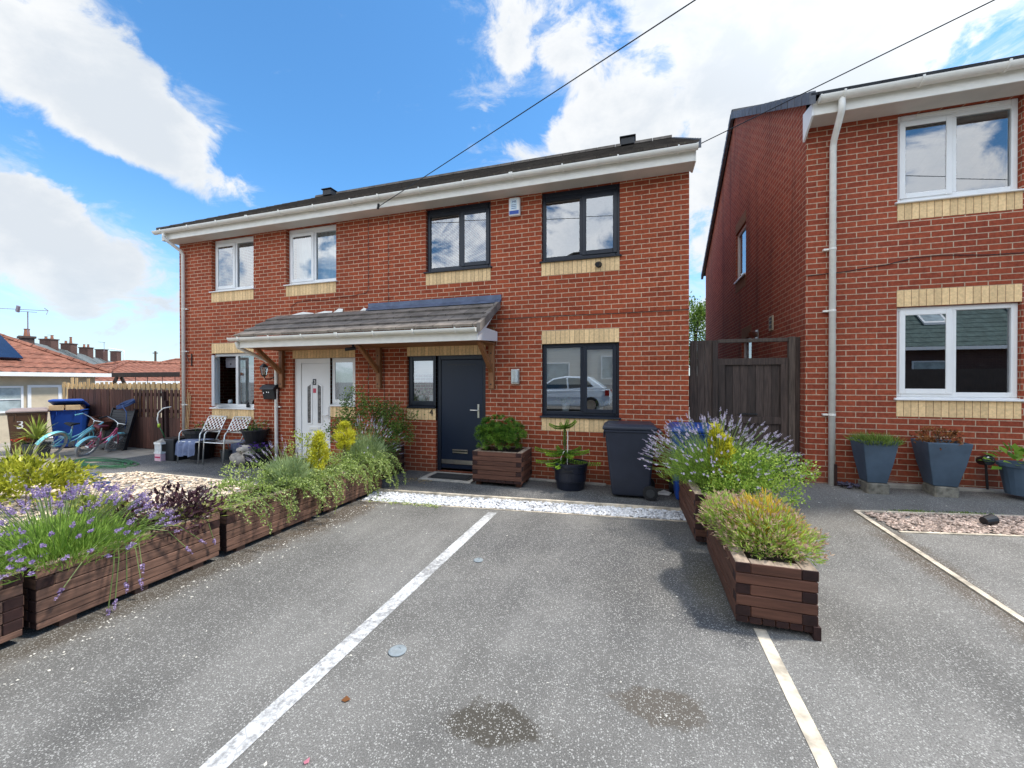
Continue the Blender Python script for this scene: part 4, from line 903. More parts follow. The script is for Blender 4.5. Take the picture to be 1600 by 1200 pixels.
ys = list(np.linspace(-3.62, -2.55, 34)); strands('trailing variegated runners hanging over the bleached planter rim', [(LP - random.uniform(.02, .3), y + random.uniform(-.04, .04), SZ + .04) for y in ys] + [(LP - .04, random.uniform(-2.95, -2.5), SZ + .04) for _ in range(26)], G_var, mound=[((LP - .30, -3.40, SZ + .05), (.22, .28, .13), 60), ((LP - .26, -2.85, SZ + .06), (.24, .34, .16), 70)], length=(.18, .62))
ys = list(np.linspace(-2.4, -1.3, 60)); strands('dense trailing runners smothering the planter beside the gravel strip', [(LP - random.uniform(.02, .3), y + random.uniform(-.04, .04), SZ + .05) for y in ys] + [(LP - .03, random.uniform(-1.62, -1.28), SZ + .03) for _ in range(36)], G_var, mound=[((LP - .24, -2.1, SZ + .07), (.26, .40, .18), 80), ((LP - .2, -1.5, SZ + .04), (.24, .3, .18), 60)], length=(.25, .68))
bush('honeysuckle_spray', 'pale arching leafy spray reaching left over the pebbles', 'plant', (LP - .5, -3.0, SZ), (LP - .62, -2.95, SZ + .08), (.40, .25, .20), 36, 14, .030, .017, G_var, zmin=-.2)
lavender('grey green lavender with few spikes rising from the bleached planter', (LP - .20, -2.80, SZ), .26, .30, 4000, 34, .36, G_lavpale, G_lavleaf, Lh=.07, hr=.008, tilt=.8, bias=(-.5, -.1, 0))
bush('euonymus_shrub', 'tall yellow green shrub behind the grey lavender by the white door', 'shrub', (LP - .28, -2.50, SZ), (LP - .26, -2.48, SZ + .27), (.20, .24, .30), 60, 14, .034, .018, G_yg, zmin=-.9)
def conifer(label, base, h, r, m, n=2600, top=.15, round_=False):
    b = np.asarray(base, float); p = thing('golden_conifer', label, 'conifer', tuple(b)); k = 90; mb = MB()
    t = rng.random(k) ** .8; an = rng.random(k) * 6.28; prof = (np.sin(np.clip(t, 0, 1) * PI * .85 + .35) if round_ else (1 - t * (1 - top)) * np.minimum(1, .55 + t * 3)); rr = r * prof * rng.uniform(.75, 1.08, k)
    cc = np.stack([np.cos(an) * rr, np.sin(an) * rr, t * h], 1); per = n // k
    P = np.repeat(cc, per, 0) * rng.uniform(.75, 1.0, (k * per, 1)) * [1, 1, 0] + np.repeat(cc, per, 0) * [0, 0, 1] + rng.normal(size=(k * per, 3)) * r * .13
    D = np.repeat(unit(cc * [1, 1, 0] + 1e-6), per, 0) * .5 + rng.normal(size=(k * per, 3)) * .35 + [0, 0, .8]
    T = np.repeat(rng.uniform(.15, .9, k), per) + rng.normal(size=k * per) * .14
    mb.quads_np(leafq(b + P, D, rng.uniform(.03, .055, k * per) * (h / .5) ** .3, .013), np.clip(T, 0, 1)); build('foliage', mb, m, p)
    s = MB(); s.tube([b - [0, 0, .05], b + [0, 0, h * .8]], [.018, .006], 6); build('trunk', s, M_bark, p); return p
conifer('golden conifer cone in front of the white door', (LP - .14, -2.38, SZ + .06), .46, .155, G_gold)
conifer('rounded golden conifer below the white side window', (LP - .30, -1.72, SZ + .20), .40, .125, G_gold, round_=True)
lavender('pale spiked lavender at the house end of the left planter row', (LP - .20, -1.42, SZ + .02), .34, .36, 5000, 85, .42, G_lavpale, G_lavleaf, Lh=.06, hr=.008, tilt=.75)
sh = thing('cotoneaster_shrub', 'tall loose green shrub against the brick wall between the two front doors', 'shrub', (LP - .55, -.6, .54))
mb = MB()
for (c, r_, k) in (((-5.1, -.62, .95), (.42, .30, .40), 130), ((-5.35, -.75, 1.22), (.24, .2, .32), 60), ((-4.80, -.42, 1.0), (.36, .25, .28), 90), ((-5.5, -.9, .85), (.28, .2, .22), 40), ((-4.66, -.35, .78), (.26, .2, .18), 34), ((-4.68, -.75, .64), (.22, .2, .2), 24)): bush_mb(c, r_, k, 17, .038, .021, mb=mb, zmin=-.9, rc=.32)
build('foliage', mb, G_coton, sh); build('stems', stems_mb((-5.0, -.55, .95), (.5, .35, .5), 18, .006), M_bark, sh)

# right-hand row
lavender('big pale lilac lavender fanning out in front of the dark gate', (.14, -1.40, .50), .58, .46, 13000, 420, .54, G_lavpale, G_lavleaf2, Lh=.055, hr=.0105, tilt=1.45, bias=(.0, .0, .18))
conifer('narrow golden conifer in the middle of the pale lavender', (.16, -1.78, .50), .56, .13, G_gold)
conifer('smaller golden conifer behind the narrow one in the lavender', (.10, -1.55, .55), .62, .12, G_gold, n=1400)
bx = thing('boxleaf_honeysuckle', 'bushy small leaved green shrub leaning right over the planter end', 'shrub', (.25, -1.9, .5)); mb = MB()
for (c, r_, k) in (((.30, -1.98, .70), (.30, .24, .22), 90), ((.62, -1.90, .74), (.26, .2, .18), 50), ((.20, -2.10, .60), (.26, .14, .12), 40), ((.48, -1.85, .88), (.24, .2, .14), 34), ((.54, -2.02, .58), (.24, .16, .13), 34), ((.82, -1.85, .80), (.14, .12, .12), 14), ((.02, -2.10, .60), (.14, .08, .07), 12)): bush_mb(c, r_, k, 17, .028, .017, mb=mb, zmin=-.7, rc=.3)
build('foliage', mb, G_box, bx); build('stems', stems_mb((.35, -1.88, .68), (.35, .28, .25), 14, .004), M_bark, bx)
mb = MB(); n = 26; P = np.array([.28, -2.25, .55]) + rng.normal(size=(n, 3)) * [.14, .05, .05]; mb.quads_np(leafq(P, rng.normal(size=(n, 3)) + [0, -.8, .0], .085, .055), rng.random(n)); tag(build('yellow_climber', mb, G_yg, base=(.28, -2.25, .5)), 'few broad yellowing leaves between the two right planters', 'plant')
he = thing('heather', 'faded pink and gold heather clump filling the nearest right planter', 'heather', (.16, -3.0, .45)); mb, m2, m3 = MB(), MB(), MB()
def tuftball(c, rad, n, L, W, mb_l, mb_t, tl=.03):
    d = rdir(n * 2); d = d[d[:, 2] > -.15][:n]; n = len(d); bump = 1 + .16 * np.sin(d[:, 0] * 9 + 2) * np.sin(d[:, 1] * 8 + 1) + .08 * np.sin(d[:, 2] * 14 + d[:, 0] * 11)
    P = np.asarray(c) + d * np.asarray(rad) * bump[:, None] * (rng.random((n, 1)) ** .3); D = d * .9 + rng.normal(size=(n, 3)) * .34 + [0, 0, .5]
    mb_l.quads_np(leafq(P, D, L * rng.uniform(.6, 1.2, n), W), np.clip(rng.normal(.5, .22, n), 0, 1))
    k = n // 3; s = rng.choice(n, k, replace=False); Q = P[s] + unit(D[s]) * L * .7
    for a in (0, 1, 2): mb_t.quads_np(leafq(Q, D[s] + rng.normal(size=(k, 3)) * .35, tl * rng.uniform(.7, 1.3, k), .010), np.clip(rng.normal(.5, .25, k), 0, 1))
tuftball((.19, -3.02, .47), (.29, .38, .25), 4600, .075, .009, mb, m2); tuftball((-.02, -2.80, .50), (.17, .24, .18), 1700, .075, .009, mb, m2)
tuftball((.20, -3.0, .52), (.23, .24, .235), 1700, .07, .010, m3, MB())
build('foliage', mb, G_heath, he); build('flower_tips', m2, G_heathf, he); build('golden_shoots', m3, G_heathg, he)

# dwarf pine in the square planter
dp_ = thing('dwarf_pine', 'round dark green dwarf pine in the square planter by the navy door', 'shrub', (-2.83, -.31, .52)); mb = MB()
k = 330; d = rdir(k * 2); d = d[d[:, 2] > -.55][:k]; k = len(d); cc = np.array([-2.85, -.35, .80]) + d * [.38, .30, .33] * rng.uniform(.35, 1.06, (k, 1)); per = 44
P = np.repeat(cc, per, 0); D = np.repeat(d, per, 0) * .7 + rdir(k * per) * .75 + [0, 0, .25]
mb.quads_np(leafq(P, D, rng.uniform(.05, .085, k * per), .0062), np.clip(np.repeat(rng.uniform(.1, .9, k), per) + rng.normal(size=k * per) * .15, 0, 1)); build('needles', mb, G_pine, dp_); build('branches', stems_mb((-2.84, -.33, .76), (.34, .28, .32), 22, .007), M_bark, dp_)

# young monkey puzzle in a round black pot
pp = thing('plant_pot', 'round ribbed black pot under the kitchen window of the navy door house', 'plant pot', (-1.71, -.36, .034))
mb = MB(); mb.lathe([(.20, 0), (.205, .01), (.225, .13), (.238, .135), (.24, .27), (.25, .275), (.255, .36), (.268, .365), (.268, .405), (.245, .405), (.24, .34)], (-1.71, -.36, .034), 32); build('body', mb, M('black_glazed_pot', (.012, .015, .026), .35, .2, 6, tint=0), pp, smooth=False)
mb = MB(); mb.lathe([(.235, 0), (.05, .015), (.0, .018)], (-1.71, -.36, .375), 20); build('soil', mb, M_soil, pp)
mb = MB(); mb.tube([(-1.955, -.40, .33), (-1.985, -.40, .33)], .01, 5); mb.box(-1.78, -1.64, -.634, -.615, .345, .36); build('handle', mb, M_black, pp)
mp_ = thing('monkey_puzzle', 'young monkey puzzle tree tied to a white cane in the round black pot', 'tree', (-1.71, -.36, .40))
def arau_branch(mb, a, b, r0=.042, droop=-.0, n=16):
    a, b = np.array(a), np.array(b); 
    for i in range(n):
        t = i / (n - 1); p = a + (b - a) * t + np.array([0, 0, -.10 * t * (1 - t) + droop * t * t]); ax = unit(b - a); k = 9; s = unit(np.cross(ax, [.1, .2, 1])); s2 = np.cross(ax, s); an = np.arange(k) * 2 * PI / k + i * .7
        o = s * np.cos(an)[:, None] + s2 * np.sin(an)[:, None]; mb.quads_np(leafq(np.repeat(p[None], k, 0) + o * .006, o * .75 + ax * .9, r0 * (1.15 - .35 * t) * rng.uniform(.8, 1.1, k), .021, up=np.cross(o, ax)), np.clip(rng.normal(.35 + .45 * t, .15, k), 0, 1))
mb = MB(); T0 = np.array([-1.80, -.36, .40])
arau_branch(mb, T0 + [0, 0, .28], T0 + [0, 0, .58], .03); arau_branch(mb, T0 + [0, 0, .0], T0 + [0, 0, .30], .018)
for (dx, dy, dz) in ((-.25, -.06, .06), (.20, -.08, .14), (-.03, -.2, .10), (.02, .16, .12)): arau_branch(mb, T0 + [0, 0, .56], T0 + [dx * .85, dy, .56 + dz * .75], .04, n=11)
for (dx, dy, dz) in ((-.42, -.10, .06), (.36, -.10, .06), (.16, -.30, .0), (-.22, -.26, .02), (-.15, .2, .05), (.2, .2, .05)): arau_branch(mb, T0 + [0, 0, .17], T0 + [dx, dy, .17 + dz], .05)
for (dx, dy, dz) in ((-.40, -.12, -.03), (.52, -.05, -.03), (-.05, -.36, -.06), (-.20, -.30, -.04)): arau_branch(mb, T0 + [0, 0, .07], T0 + [dx, dy, .07 + dz], .045)
build('branches', mb, G_arau, mp_); mb = MB(); mb.tube([T0 + [0, 0, -.05], T0 + [0, 0, .56]], [.02, .012], 8); build('trunk', mb, M('green_trunk', (.10, .085, .035), .8, .3, 30, tint=0), mp_)
mb = MB(); mb.tube([T0 + [.045, -.03, -.05], T0 + [.05, -.02, .52]], .006, 6); mb.tube([T0 + [-.03, -.05, -.02], T0 + [-.05, -.06, .09], T0 + [-.02, -.045, .17], T0 + [.0, -.03, .2]], .006, 6); build('support_cane', mb, M_gutter, mp_)

# ------------------------------------------------------------------ gate and side fence between the houses
M_gatep = M('weathered_gate_post', (.075, .056, .045), .85, .4, 4, bump=.35, bscale=20, tint=.25, stretch=(14, 14, .9))
gt = thing('timber_gate', 'dark stained timber side gate in a tall frame between the two brick houses', 'gate', (.75, .2, .1))
def boards(mb, x0, x1, y0, y1, z0, z1, n, gap=.004, jit=0.0, jy=.004):
    p = (x1 - x0) / n
    for i in range(n): o = random.uniform(-jy, jy); mb.box(x0 + i * p + gap / 2, x0 + (i + 1) * p - gap / 2, y0 + o, y1 + o, z0, z1 + random.uniform(-jit, jit))
mb = MB(); boards(mb, .425, 1.335, .215, .235, .16, 2.0, 9); door = build('gate_leaf', mb, M_gate, gt)
mb = MB(); mb.box(.425, 1.335, .19, .212, 1.915, 2.012); mb.box(.425, .52, .19, .212, .16, 1.914); mb.box(1.245, 1.335, .19, .212, .16, 1.914); mb.box(.52, 1.245, .192, .212, 1.05, 1.15); build('gate_ledges', mb, M_gate, door)
mb = MB(); mb.box(.345, .42, .16, .25, .05, 2.285); build('post', mb, M_gate, gt, bevel=.004)
mb = MB(); mb.box(1.34, 1.42, .16, .25, .1, 2.31); build('post', mb, M_gatep, gt, bevel=.004)
mb = MB(); mb.box(.42, 1.34, .18, .24, 2.245, 2.30); build('head_rail', mb, M_gatep, gt, bevel=.004)
mb = MB(); boards(mb, .035, .345, .19, .215, .05, 2.29, 3); build('side_panel', mb, M_gate, gt)
mb = MB(); mb.box(1.425, 1.475, .17, .24, .1, 2.30); build('side_board', mb, M_gate, gt)
mb = MB(); mb.box(.70, .95, .175, .19, 1.18, 1.20); mb.tube([(.82, .185, 1.19), (.82, .165, 1.19)], .012, 6); build('latch', mb, M_black, door)

# ------------------------------------------------------------------ fittings on the walls
t = thing('alarm_box', 'white burglar alarm box with a blue base band under the eaves', 'alarm', (-2.705, 0, 4.44))
mb = MB(); mb.box(-2.80, -2.605, -.075, -.002, 4.44, 4.745); build('casing', mb, M_white, t, bevel=.022, seg=3)
mb = MB(); mb.box(-2.785, -2.62, -.079, -.0755, 4.462, 4.522); build('blue_band', mb, M('alarm_blue', (.02, .07, .36), .35, .1, 5, tint=0), t)
mb = MB(); mb.box(-2.76, -2.655, -.079, -.0755, 4.535, 4.715, .5, 0); [mb.box(-2.748, -2.668, -.0805, -.0791, z, z + .008, .5, 1) for z in (4.555, 4.585, 4.612)]
M_label = M('alarm_label', (.62, .74, .82), .4, .05, 5, tint=0); M_ink = M('alarm_ink', (.03, .06, .20), .5, .05, 5, tint=0)
build('label_plate', mb, [M_label, M_ink], t); text_part('lettering', '348', .05, Matrix.Translation((-2.707, -.0795, 4.668)) @ FACE_Y, M_ink, t, .001)
t = thing('bulkhead_light', 'small chrome and glass bulkhead light beside the kitchen window', 'wall light', (-2.695, 0, 1.62))
mb = MB(); mb.box(-2.77, -2.62, -.04, -.002, 1.625, 1.88); build('back_plate', mb, M_chrome, t, bevel=.012, seg=2)
mb = MB(); mb.box(-2.755, -2.635, -.095, -.041, 1.645, 1.86); build('glass', mb, M('ribbed_light_glass', (.55, .58, .56), .12, .2, 60, bump=.3, tint=0, stretch=(6, 1, .5)), t, bevel=.02, seg=2)
mb = MB(); mb.box(-2.70, -2.69, -.101, -.096, 1.66, 1.85); build('guard_bar', mb, M_chrome, t)
t = thing('lantern_light', 'black coach lantern on a bracket above the letter box', 'wall light', (-8.0, 0, 1.72))
mb = MB(); mb.box(-7.93, -7.85, -.02, -.002, 1.70, 1.84); mb.tube([(-7.89, -.02, 1.77), (-7.93, -.10, 1.72), (-8.02, -.14, 1.72), (-8.05, -.14, 1.78)], .011, 6); build('bracket', mb, M_black, t)
mb = MB(); mb.lathe([(.03, 0), (.045, .02), (.05, .03)], (-8.05, -.14, 1.77), 6); mb.lathe([(.082, 0), (.07, .03), (.03, .07), (.01, .08), (.008, .11)], (-8.05, -.14, 1.96), 6)
for k in range(6): a = k * PI / 3; mb.tube([(-8.05 + .047 * math.cos(a), -.14 + .047 * math.sin(a), 1.80), (-8.05 + .075 * math.cos(a), -.14 + .075 * math.sin(a), 1.96)], .005, 4)
build('cage', mb, M_black, t); mb = MB(); mb.lathe([(.044, 0), (.070, .158)], (-8.05, -.14, 1.801), 6); build('lamp_glass', mb, M_glass, t)
t = thing('letter_box', 'black wall mounted letter box with three pale spots under the lantern', 'letter box', (-7.95, 0, 1.28))
mb = MB(); mb.prism([(-.002, 1.30), (-.10, 1.30), (-.15, 1.52), (-.002, 1.52)], -8.12, -7.80, axis='x'); build('body', mb, M_black, t, bevel=.012)
mb = MB(); mb.prism([(-.002, 1.525), (-.175, 1.50), (-.175, 1.525), (-.10, 1.60), (-.002, 1.62)], -8.15, -7.77, axis='x'); build('lid', mb, M_black, t, bevel=.01)
for x, z in ((-8.06, 1.435), (-7.98, 1.452), (-7.93, 1.448)): mb = MB(); mb.lathe([(.014, 0), (.010, .006)], (x, -.145, z), 8, axis='y'); build('stud', mb, M_white, t)
t = thing('security_camera', 'small black camera hanging under the porch gutter by the white door', 'camera', (-5.42, -.72, 2.2))
mb = MB(); mb.tube([(-5.40, -.72, 2.30), (-5.40, -.72, 2.255)], .018, 8); build('mount', mb, M_black, t); mb = MB(); mb.tube([(-5.36, -.70, 2.245), (-5.50, -.80, 2.215)], [.032, .028], 10); build('body', mb, M_black, t, smooth=False)
t = thing('security_camera', 'round black camera fixed on the buff sill bricks under an upper window', 'camera', (-1.32, 0, 3.5))
mb = MB(); mb.lathe([(.05, 0), (.05, -.012)], (-1.32, -.006, 3.52), 14, axis='y'); build('mount', mb, M_black, t); mb = MB(); mb.tube([(-1.32, -.018, 3.52), (-1.335, -.10, 3.50)], [.042, .038], 12); build('body', mb, M_black, t)
t = thing('security_light', 'round grey light on the dark brick gable above the gate', 'wall light', (1.44, 2.3, 2.57))
mb = MB(); mb.box(1.455, 1.478, 2.22, 2.38, 2.50, 2.66); build('back_plate', mb, M_chrome, t); mb = MB(); mb.tube([(1.455, 2.3, 2.58), (1.34, 2.22, 2.57)], .055, 12); build('body', mb, M_chrome, t)
t = tag(build('wall_vent', MB().box(1.462, 1.479, 1.36, 1.56, 2.55, 2.80, .5, 0).box(1.456, 1.4615, 1.40, 1.52, 2.59, 2.64, .5, 1).box(1.456, 1.4615, 1.40, 1.52, 2.66, 2.71, .5, 1).box(1.456, 1.4615, 1.40, 1.52, 2.73, 2.77, .5, 1), [M('cream_plastic', (.45, .40, .28), .6, .1, 5, tint=0), M_black], base=(1.47, 1.46, 2.55)), 'small cream slotted vent on the dark brick gable', 'vent')

# ------------------------------------------------------------------ wheelie bins
def wheelie_bin(label, loc, rz, m, mlid, lid_open=0.0, group='wheelie bins'):
    p = thing('wheelie_bin', label, 'bin', loc, (0, 0, rz), group)
    mb = MB(); H = .99
    a = [(-.23, -.26), (.23, -.26), (.23, .24), (-.23, .24)]; b = [(-.285, -.36), (.285, -.36), (.285, .32), (-.285, .32)]
    mb.add([(x, y, .03) for x, y in a] + [(x, y, H - .06) for x, y in b], [(3, 2, 1, 0), (0, 1, 5, 4), (1, 2, 6, 5), (2, 3, 7, 6), (3, 0, 4, 7)], .5)
    body = build('body', mb, m, p, local=True, bevel=.03, seg=3)
    mb = MB(); mb.box(-.30, .30, -.375, .335, H - .065, H - .035); [mb.box(x - .008, x + .008, -.385, -.362, H - .16, H - .066) for x in (-.16, .16)]; build('rim', mb, m, body, local=True, bevel=.008)
    mb = MB(); hinge = Matrix.Translation((0, .33, H)) @ Matrix.Rotation(-lid_open, 4, 'X') @ Matrix.Translation((0, -.33, -H))
    V = [(x, y, z) for z, s in ((H - .03, 1.0), (H + .01, 1.0), (H + .05, .82)) for (x, y) in ((-.305 * s, -.39 * s), (.305 * s, -.39 * s), (.305 * s, .34 * s), (-.305 * s, .34 * s))]
    V = [hinge @ Vector(v) for v in V]; F = [(3, 2, 1, 0), (8, 9, 10, 11)] + [(i + 4 * l, (i + 1) % 4 + 4 * l, (i + 1) % 4 + 4 * l + 4, i + 4 * l + 4) for l in (0, 1) for i in range(4)]; mb.add(V, F, .5); build('lid', mb, mlid, p, local=True, bevel=.012, seg=2)
    mb = MB(); mb.tube([(-.24, .33, H - .08), (-.24, .40, H - .06), (.24, .40, H - .06), (.24, .33, H - .08)], .016, 8); build('handle', mb, m, p, local=True)
    for s in (-1, 1):
        mb = MB(); mb.lathe([(.055, -.028), (.098, -.026), (.10, -.01), (.10, .01), (.098, .026), (.055, .028)], (s * .255, .25, .10), 24, axis='x'); wl = build('wheel', mb, M_rubber, p, local=True)
        mb = MB(); mb.lathe([(.058, -.03), (.058, .03)], (s * .255, .25, .10), 12, axis='x'); [mb.box(s * .255 - .033, s * .255 + .033, .25 - .006, .25 + .006, .10 - .056, .10 + .056, .9, 0, Matrix.Translation((0, .25, .10)) @ Matrix.Rotation(k * PI / 3, 4, 'X') @ Matrix.Translation((0, -.25, -.10))) for k in range(3)]; build('hub', mb, M_hub, wl, local=True)
    return p
M_rubber = M('black_rubber', (.016, .016, .017), .7, .2, 20, tint=0); M_hub = M('wheel_hub_grey', (.045, .047, .05), .5, .2, 20, tint=0)
M_binblk = M('charcoal_bin_plastic', (.022, .026, .040), .45, .12, 4, tint=0); M_binblu = M('blue_bin_plastic', (.012, .055, .27), .42, .12, 4, tint=0); M_binbrn = M('brown_bin_plastic', (.085, .042, .022), .5, .15, 4, tint=0); M_binlid = M('faded_lid', (.26, .20, .18), .6, .15, 4, tint=0)
wheelie_bin('charcoal wheelie bin with closed lid against the brick wall right of the kitchen window', (-.82, -.44, .034), R(-88), M_binblk, M_binblk)
wheelie_bin('blue wheelie bin half hidden behind the pale lavender', (.0, -.42, .034), R(0), M_binblu, M_binblu)
bb = wheelie_bin('brown wheelie bin with a pale lid and a white number 3', (-14.2, -.95, .012), R(64), M_binbrn, M_binlid)
def decal(body, size, x, z, parent):
    text_part('painted_number', body, size, root_mtx(parent) @ Matrix.Translation((x, -.33, z)) @ Matrix.Rotation(R(5.8), 4, 'X') @ FACE_Y, M_white, parent, .003)
decal('3', .26, -.10, .68, bb); decal('10', .22, .14, .71, bb)
wheelie_bin('blue wheelie bin with boxes lifting its lid beside the brown bin', (-14.45, -.10, .012), R(52), M_binblu, M_binblu, lid_open=R(17))
M_card = M('cardboard', (.48, .33, .18), .85, .12, 6, tint=.1)
for dx, lb in ((-.16, 'cardboard box poking out of the blue bin, nearer the brown bin'), (.12, 'cardboard box poking out of the blue bin, nearer the fence')):
    t = tag(build('cardboard_box', MB().box(-.125, .125, -.392, .10, .955, 1.075), M_card, bevel=.005), lb, 'box', 'cardboard boxes'); t.location = (-14.45 + dx * math.cos(R(52)), -.10 + dx * math.sin(R(52)), .012); t.rotation_euler = (0, 0, R(52))

# ------------------------------------------------------------------ left yard
M_alu = M('silver_tube_metal', (.62, .62, .60), .32, .1, 10, metal=.85, tint=0)
def chair():
    p = thing('patio_chair', 'silver metal patio chair', 'chair', (0, 0, 0))
    W = .27
    for s in (-1, 1):
        mb = MB(); x = s * W
        mb.tube([(x, -.30, 0), (x, -.27, .45), (x, -.255, .60), (x, -.22, .645), (x, -.15, .655), (x, .12, .655), (x * .93, .19, .64)], .0125, 8); build('front_leg', mb, M_alu, p, local=True, smooth=True)
        mb = MB(); mb.tube([(x * .98, .29, 0), (x * .96, .20, .40), (x * .93, .12, .43)], .0125, 8); build('rear_leg', mb, M_alu, p, local=True, smooth=True)
    mb = MB(); q = [(-W * .9, .10, .44), (-W * .9, .20, .62), (-W * .9, .335, .88), (-W * .84, .35, .905), (W * .84, .35, .905), (W * .9, .335, .88), (W * .9, .20, .62), (W * .9, .10, .44)]; mb.tube(q, .0125, 8); fr = build('back_frame', mb, M_alu, p, local=True, smooth=True)
    mb = MB(); o = Vector((0, .185, .60)); ux = Vector((1, 0, 0)); uz = Vector((0, .150, .29)); L = uz.length; uz.normalize()
    def bar(a, b, w_=.013):
        pa = o + ux * a[0] + uz * a[1]; pb = o + ux * b[0] + uz * b[1]; d = (pb - pa).normalized(); nn = ux.cross(uz); s_ = d.cross(nn) * w_ / 2; k = nn * .002
        mb.add([pa - s_ - k, pa + s_ - k, pb + s_ - k, pb - s_ - k, pa - s_ + k, pa + s_ + k, pb + s_ + k, pb - s_ + k], [(0, 1, 2, 3), (7, 6, 5, 4), (0, 4, 5, 1), (1, 5, 6, 2), (2, 6, 7, 3), (3, 7, 4, 0)], .5)
    w2 = W * .88; h = L; st = .092
    for sg in (1, -1):
        c = -w2 - h + .01
        while c < w2 + h:
            pts = []
            x0, x1 = (c, c + h) if sg == 1 else (c + h, c)
            ts = [0, 1]; dx = x1 - x0
            for xe in (-w2, w2): ts.append((xe - x0) / dx)
            ts = sorted(t_ for t_ in ts if -1e-6 <= t_ <= 1 + 1e-6 and -w2 - 1e-6 <= x0 + dx * t_ <= w2 + 1e-6)
            if len(ts) >= 2 and ts[-1] - ts[0] > .05: bar((x0 + dx * ts[0], h * ts[0]), (x0 + dx * ts[-1], h * ts[-1]))
            c += st
    mb.box(-w2, w2, .18, .19, .585, .61, .5); build('lattice_back', mb, M_alu, p, local=True)
    mb = MB(); n = 9
    for i in range(n): y = -.26 + .38 * i / (n - 1); mb.box(-W + .012, W - .012, y - .018, y + .018, .432 - .02 * math.sin(PI * i / (n - 1)), .440 - .02 * math.sin(PI * i / (n - 1)))
    build('seat', mb, M_alu, p, local=True)
    mb = MB(); mb.tube([(-W, -.27, .445), (-W * .9, -.285, .44), (W * .9, -.285, .44), (W, -.27, .445)], .011, 6); build('seat_rail', mb, M_alu, p, local=True); mb = MB(); mb.tube([(-W * .93, .12, .43), (W * .93, .12, .43)], .011, 6); build('seat_rail', mb, M_alu, p, local=True)
    return p
c1 = chair(); c1.location = (-9.42, -.41, .010); c1.rotation_euler = (0, 0, R(3)); c2 = copy_tree(c1); c2.location = (-8.76, -.38, .010); c2.rotation_euler = (0, 0, R(0))
tag(c1, 'silver lattice back patio chair with a blue grey cloth draped over it', 'chair', 'silver patio chairs'); tag(c2, 'silver lattice back patio chair without a cloth, nearer the white door', 'chair', 'silver patio chairs')
mb = MB(); n = 16; V = []
for i in range(n + 1):
    x = -9.70 + .50 * i / n; wv = .012 * math.sin(i * 1.3)
    for (y, z) in ((-.30, .462), (-.55, .470), (-.70 + wv, .462), (-.735 + wv * 2, .40), (-.745 + wv * 3, .28), (-.755 + wv * 3, .17 + .02 * math.sin(i * .9))): V.append((x + (random.uniform(-.004, .004)), y, z))
mb.add(V, [(i * 6 + k, (i + 1) * 6 + k, (i + 1) * 6 + k + 1, i * 6 + k + 1) for i in range(n) for k in range(5)], .5)
M_cloth = M('blue_grey_cloth', (.16, .19, .29), .9, .2, 8, tint=0, bump=.3)
tag(build('cloth', mb, M_cloth, smooth=True, base=(-9.45, -.5, .47)), 'blue grey cloth draped over the front of the left patio chair', 'cloth')
mb = MB(); n = 12; V = []
for i in range(n + 1):
    x = -9.02 + .42 * i / n; wv = .014 * math.sin(i * 1.5)
    for (y, z) in ((-.02, .43), (-.10 + wv, .40), (-.11 + wv * 2, .25), (-.11 + wv * 2, .13)): V.append((x, y, z))
mb.add(V, [(i * 4 + k, (i + 1) * 4 + k, (i + 1) * 4 + k + 1, i * 4 + k + 1) for i in range(n) for k in range(3)], .5)
tag(build('cloth', mb, M_cloth, smooth=True, base=(-8.8, -.1, .4)), 'blue grey cloth hanging low behind the right patio chair', 'cloth')
def pot(label, loc, r0, r1, h, m, name='plant_pot', soil=True, n=20, group=None):
    p = thing(name, label, 'plant pot', loc, group=group); mb = MB(); mb.lathe([(r0, 0), (r1 * .97, h * .9), (r1 * 1.06, h * .9), (r1 * 1.06, h), (r1 * .93, h), (r1 * .9, h * .86)], (0, 0, 0), n); build('body', mb, m, p, local=True)
    if soil: mb = MB(); mb.lathe([(r1 * .9, 0), (0, .01)], (0, 0, h * .87), n); build('soil', mb, M_soil, p, local=True)
    return p
def sprig(name, label, c, r, n, L, W, m, cat='plant', group=None, flowers=None, up=.8):
    p = thing(name, label, cat, tuple(c), group=group); P = np.asarray(c) + rng.normal(size=(n, 3)) * [r * .5, r * .5, r * .25] + [0, 0, r * .3]; D = (P - np.asarray(c)) * 3 + rng.normal(size=(n, 3)) * .4 + [0, 0, up]
    mb = MB(); mb.quads_np(leafq(P, D, L * rng.uniform(.6, 1.2, n), W), rng.random(n)); build('foliage', mb, m, p)
    if flowers:
        k, fm, fs = flowers; P = np.asarray(c) + rng.normal(size=(k, 3)) * [r * .55, r * .55, r * .15] + [0, 0, r * .75]; mb = MB()
        for a in range(5): mb.quads_np(leafq(P, np.stack([np.cos(a * 1.257 + P[:, 0] * 40), np.sin(a * 1.257 + P[:, 0] * 40), .4 + 0 * P[:, 0]], 1), fs, fs * .8), rng.random(k))
        build('flowers', mb, fm, p)
    return p
G_pinkf = LEAF('pink_petal', (.45, .10, .16), (.80, .35, .40), .5, .3); G_whitef = LEAF('white_petal', (.55, .50, .30), (.85, .82, .70), .5, .3); G_violet = LEAF('violet_petal', (.04, .015, .16), (.16, .07, .40), .5, .3); G_redf = LEAF('red_petal', (.45, .02, .015), (.75, .06, .04), .4, .2)
M_blackpot = M('black_pot_plastic', (.012, .013, .016), .5, .2, 8, tint=0)
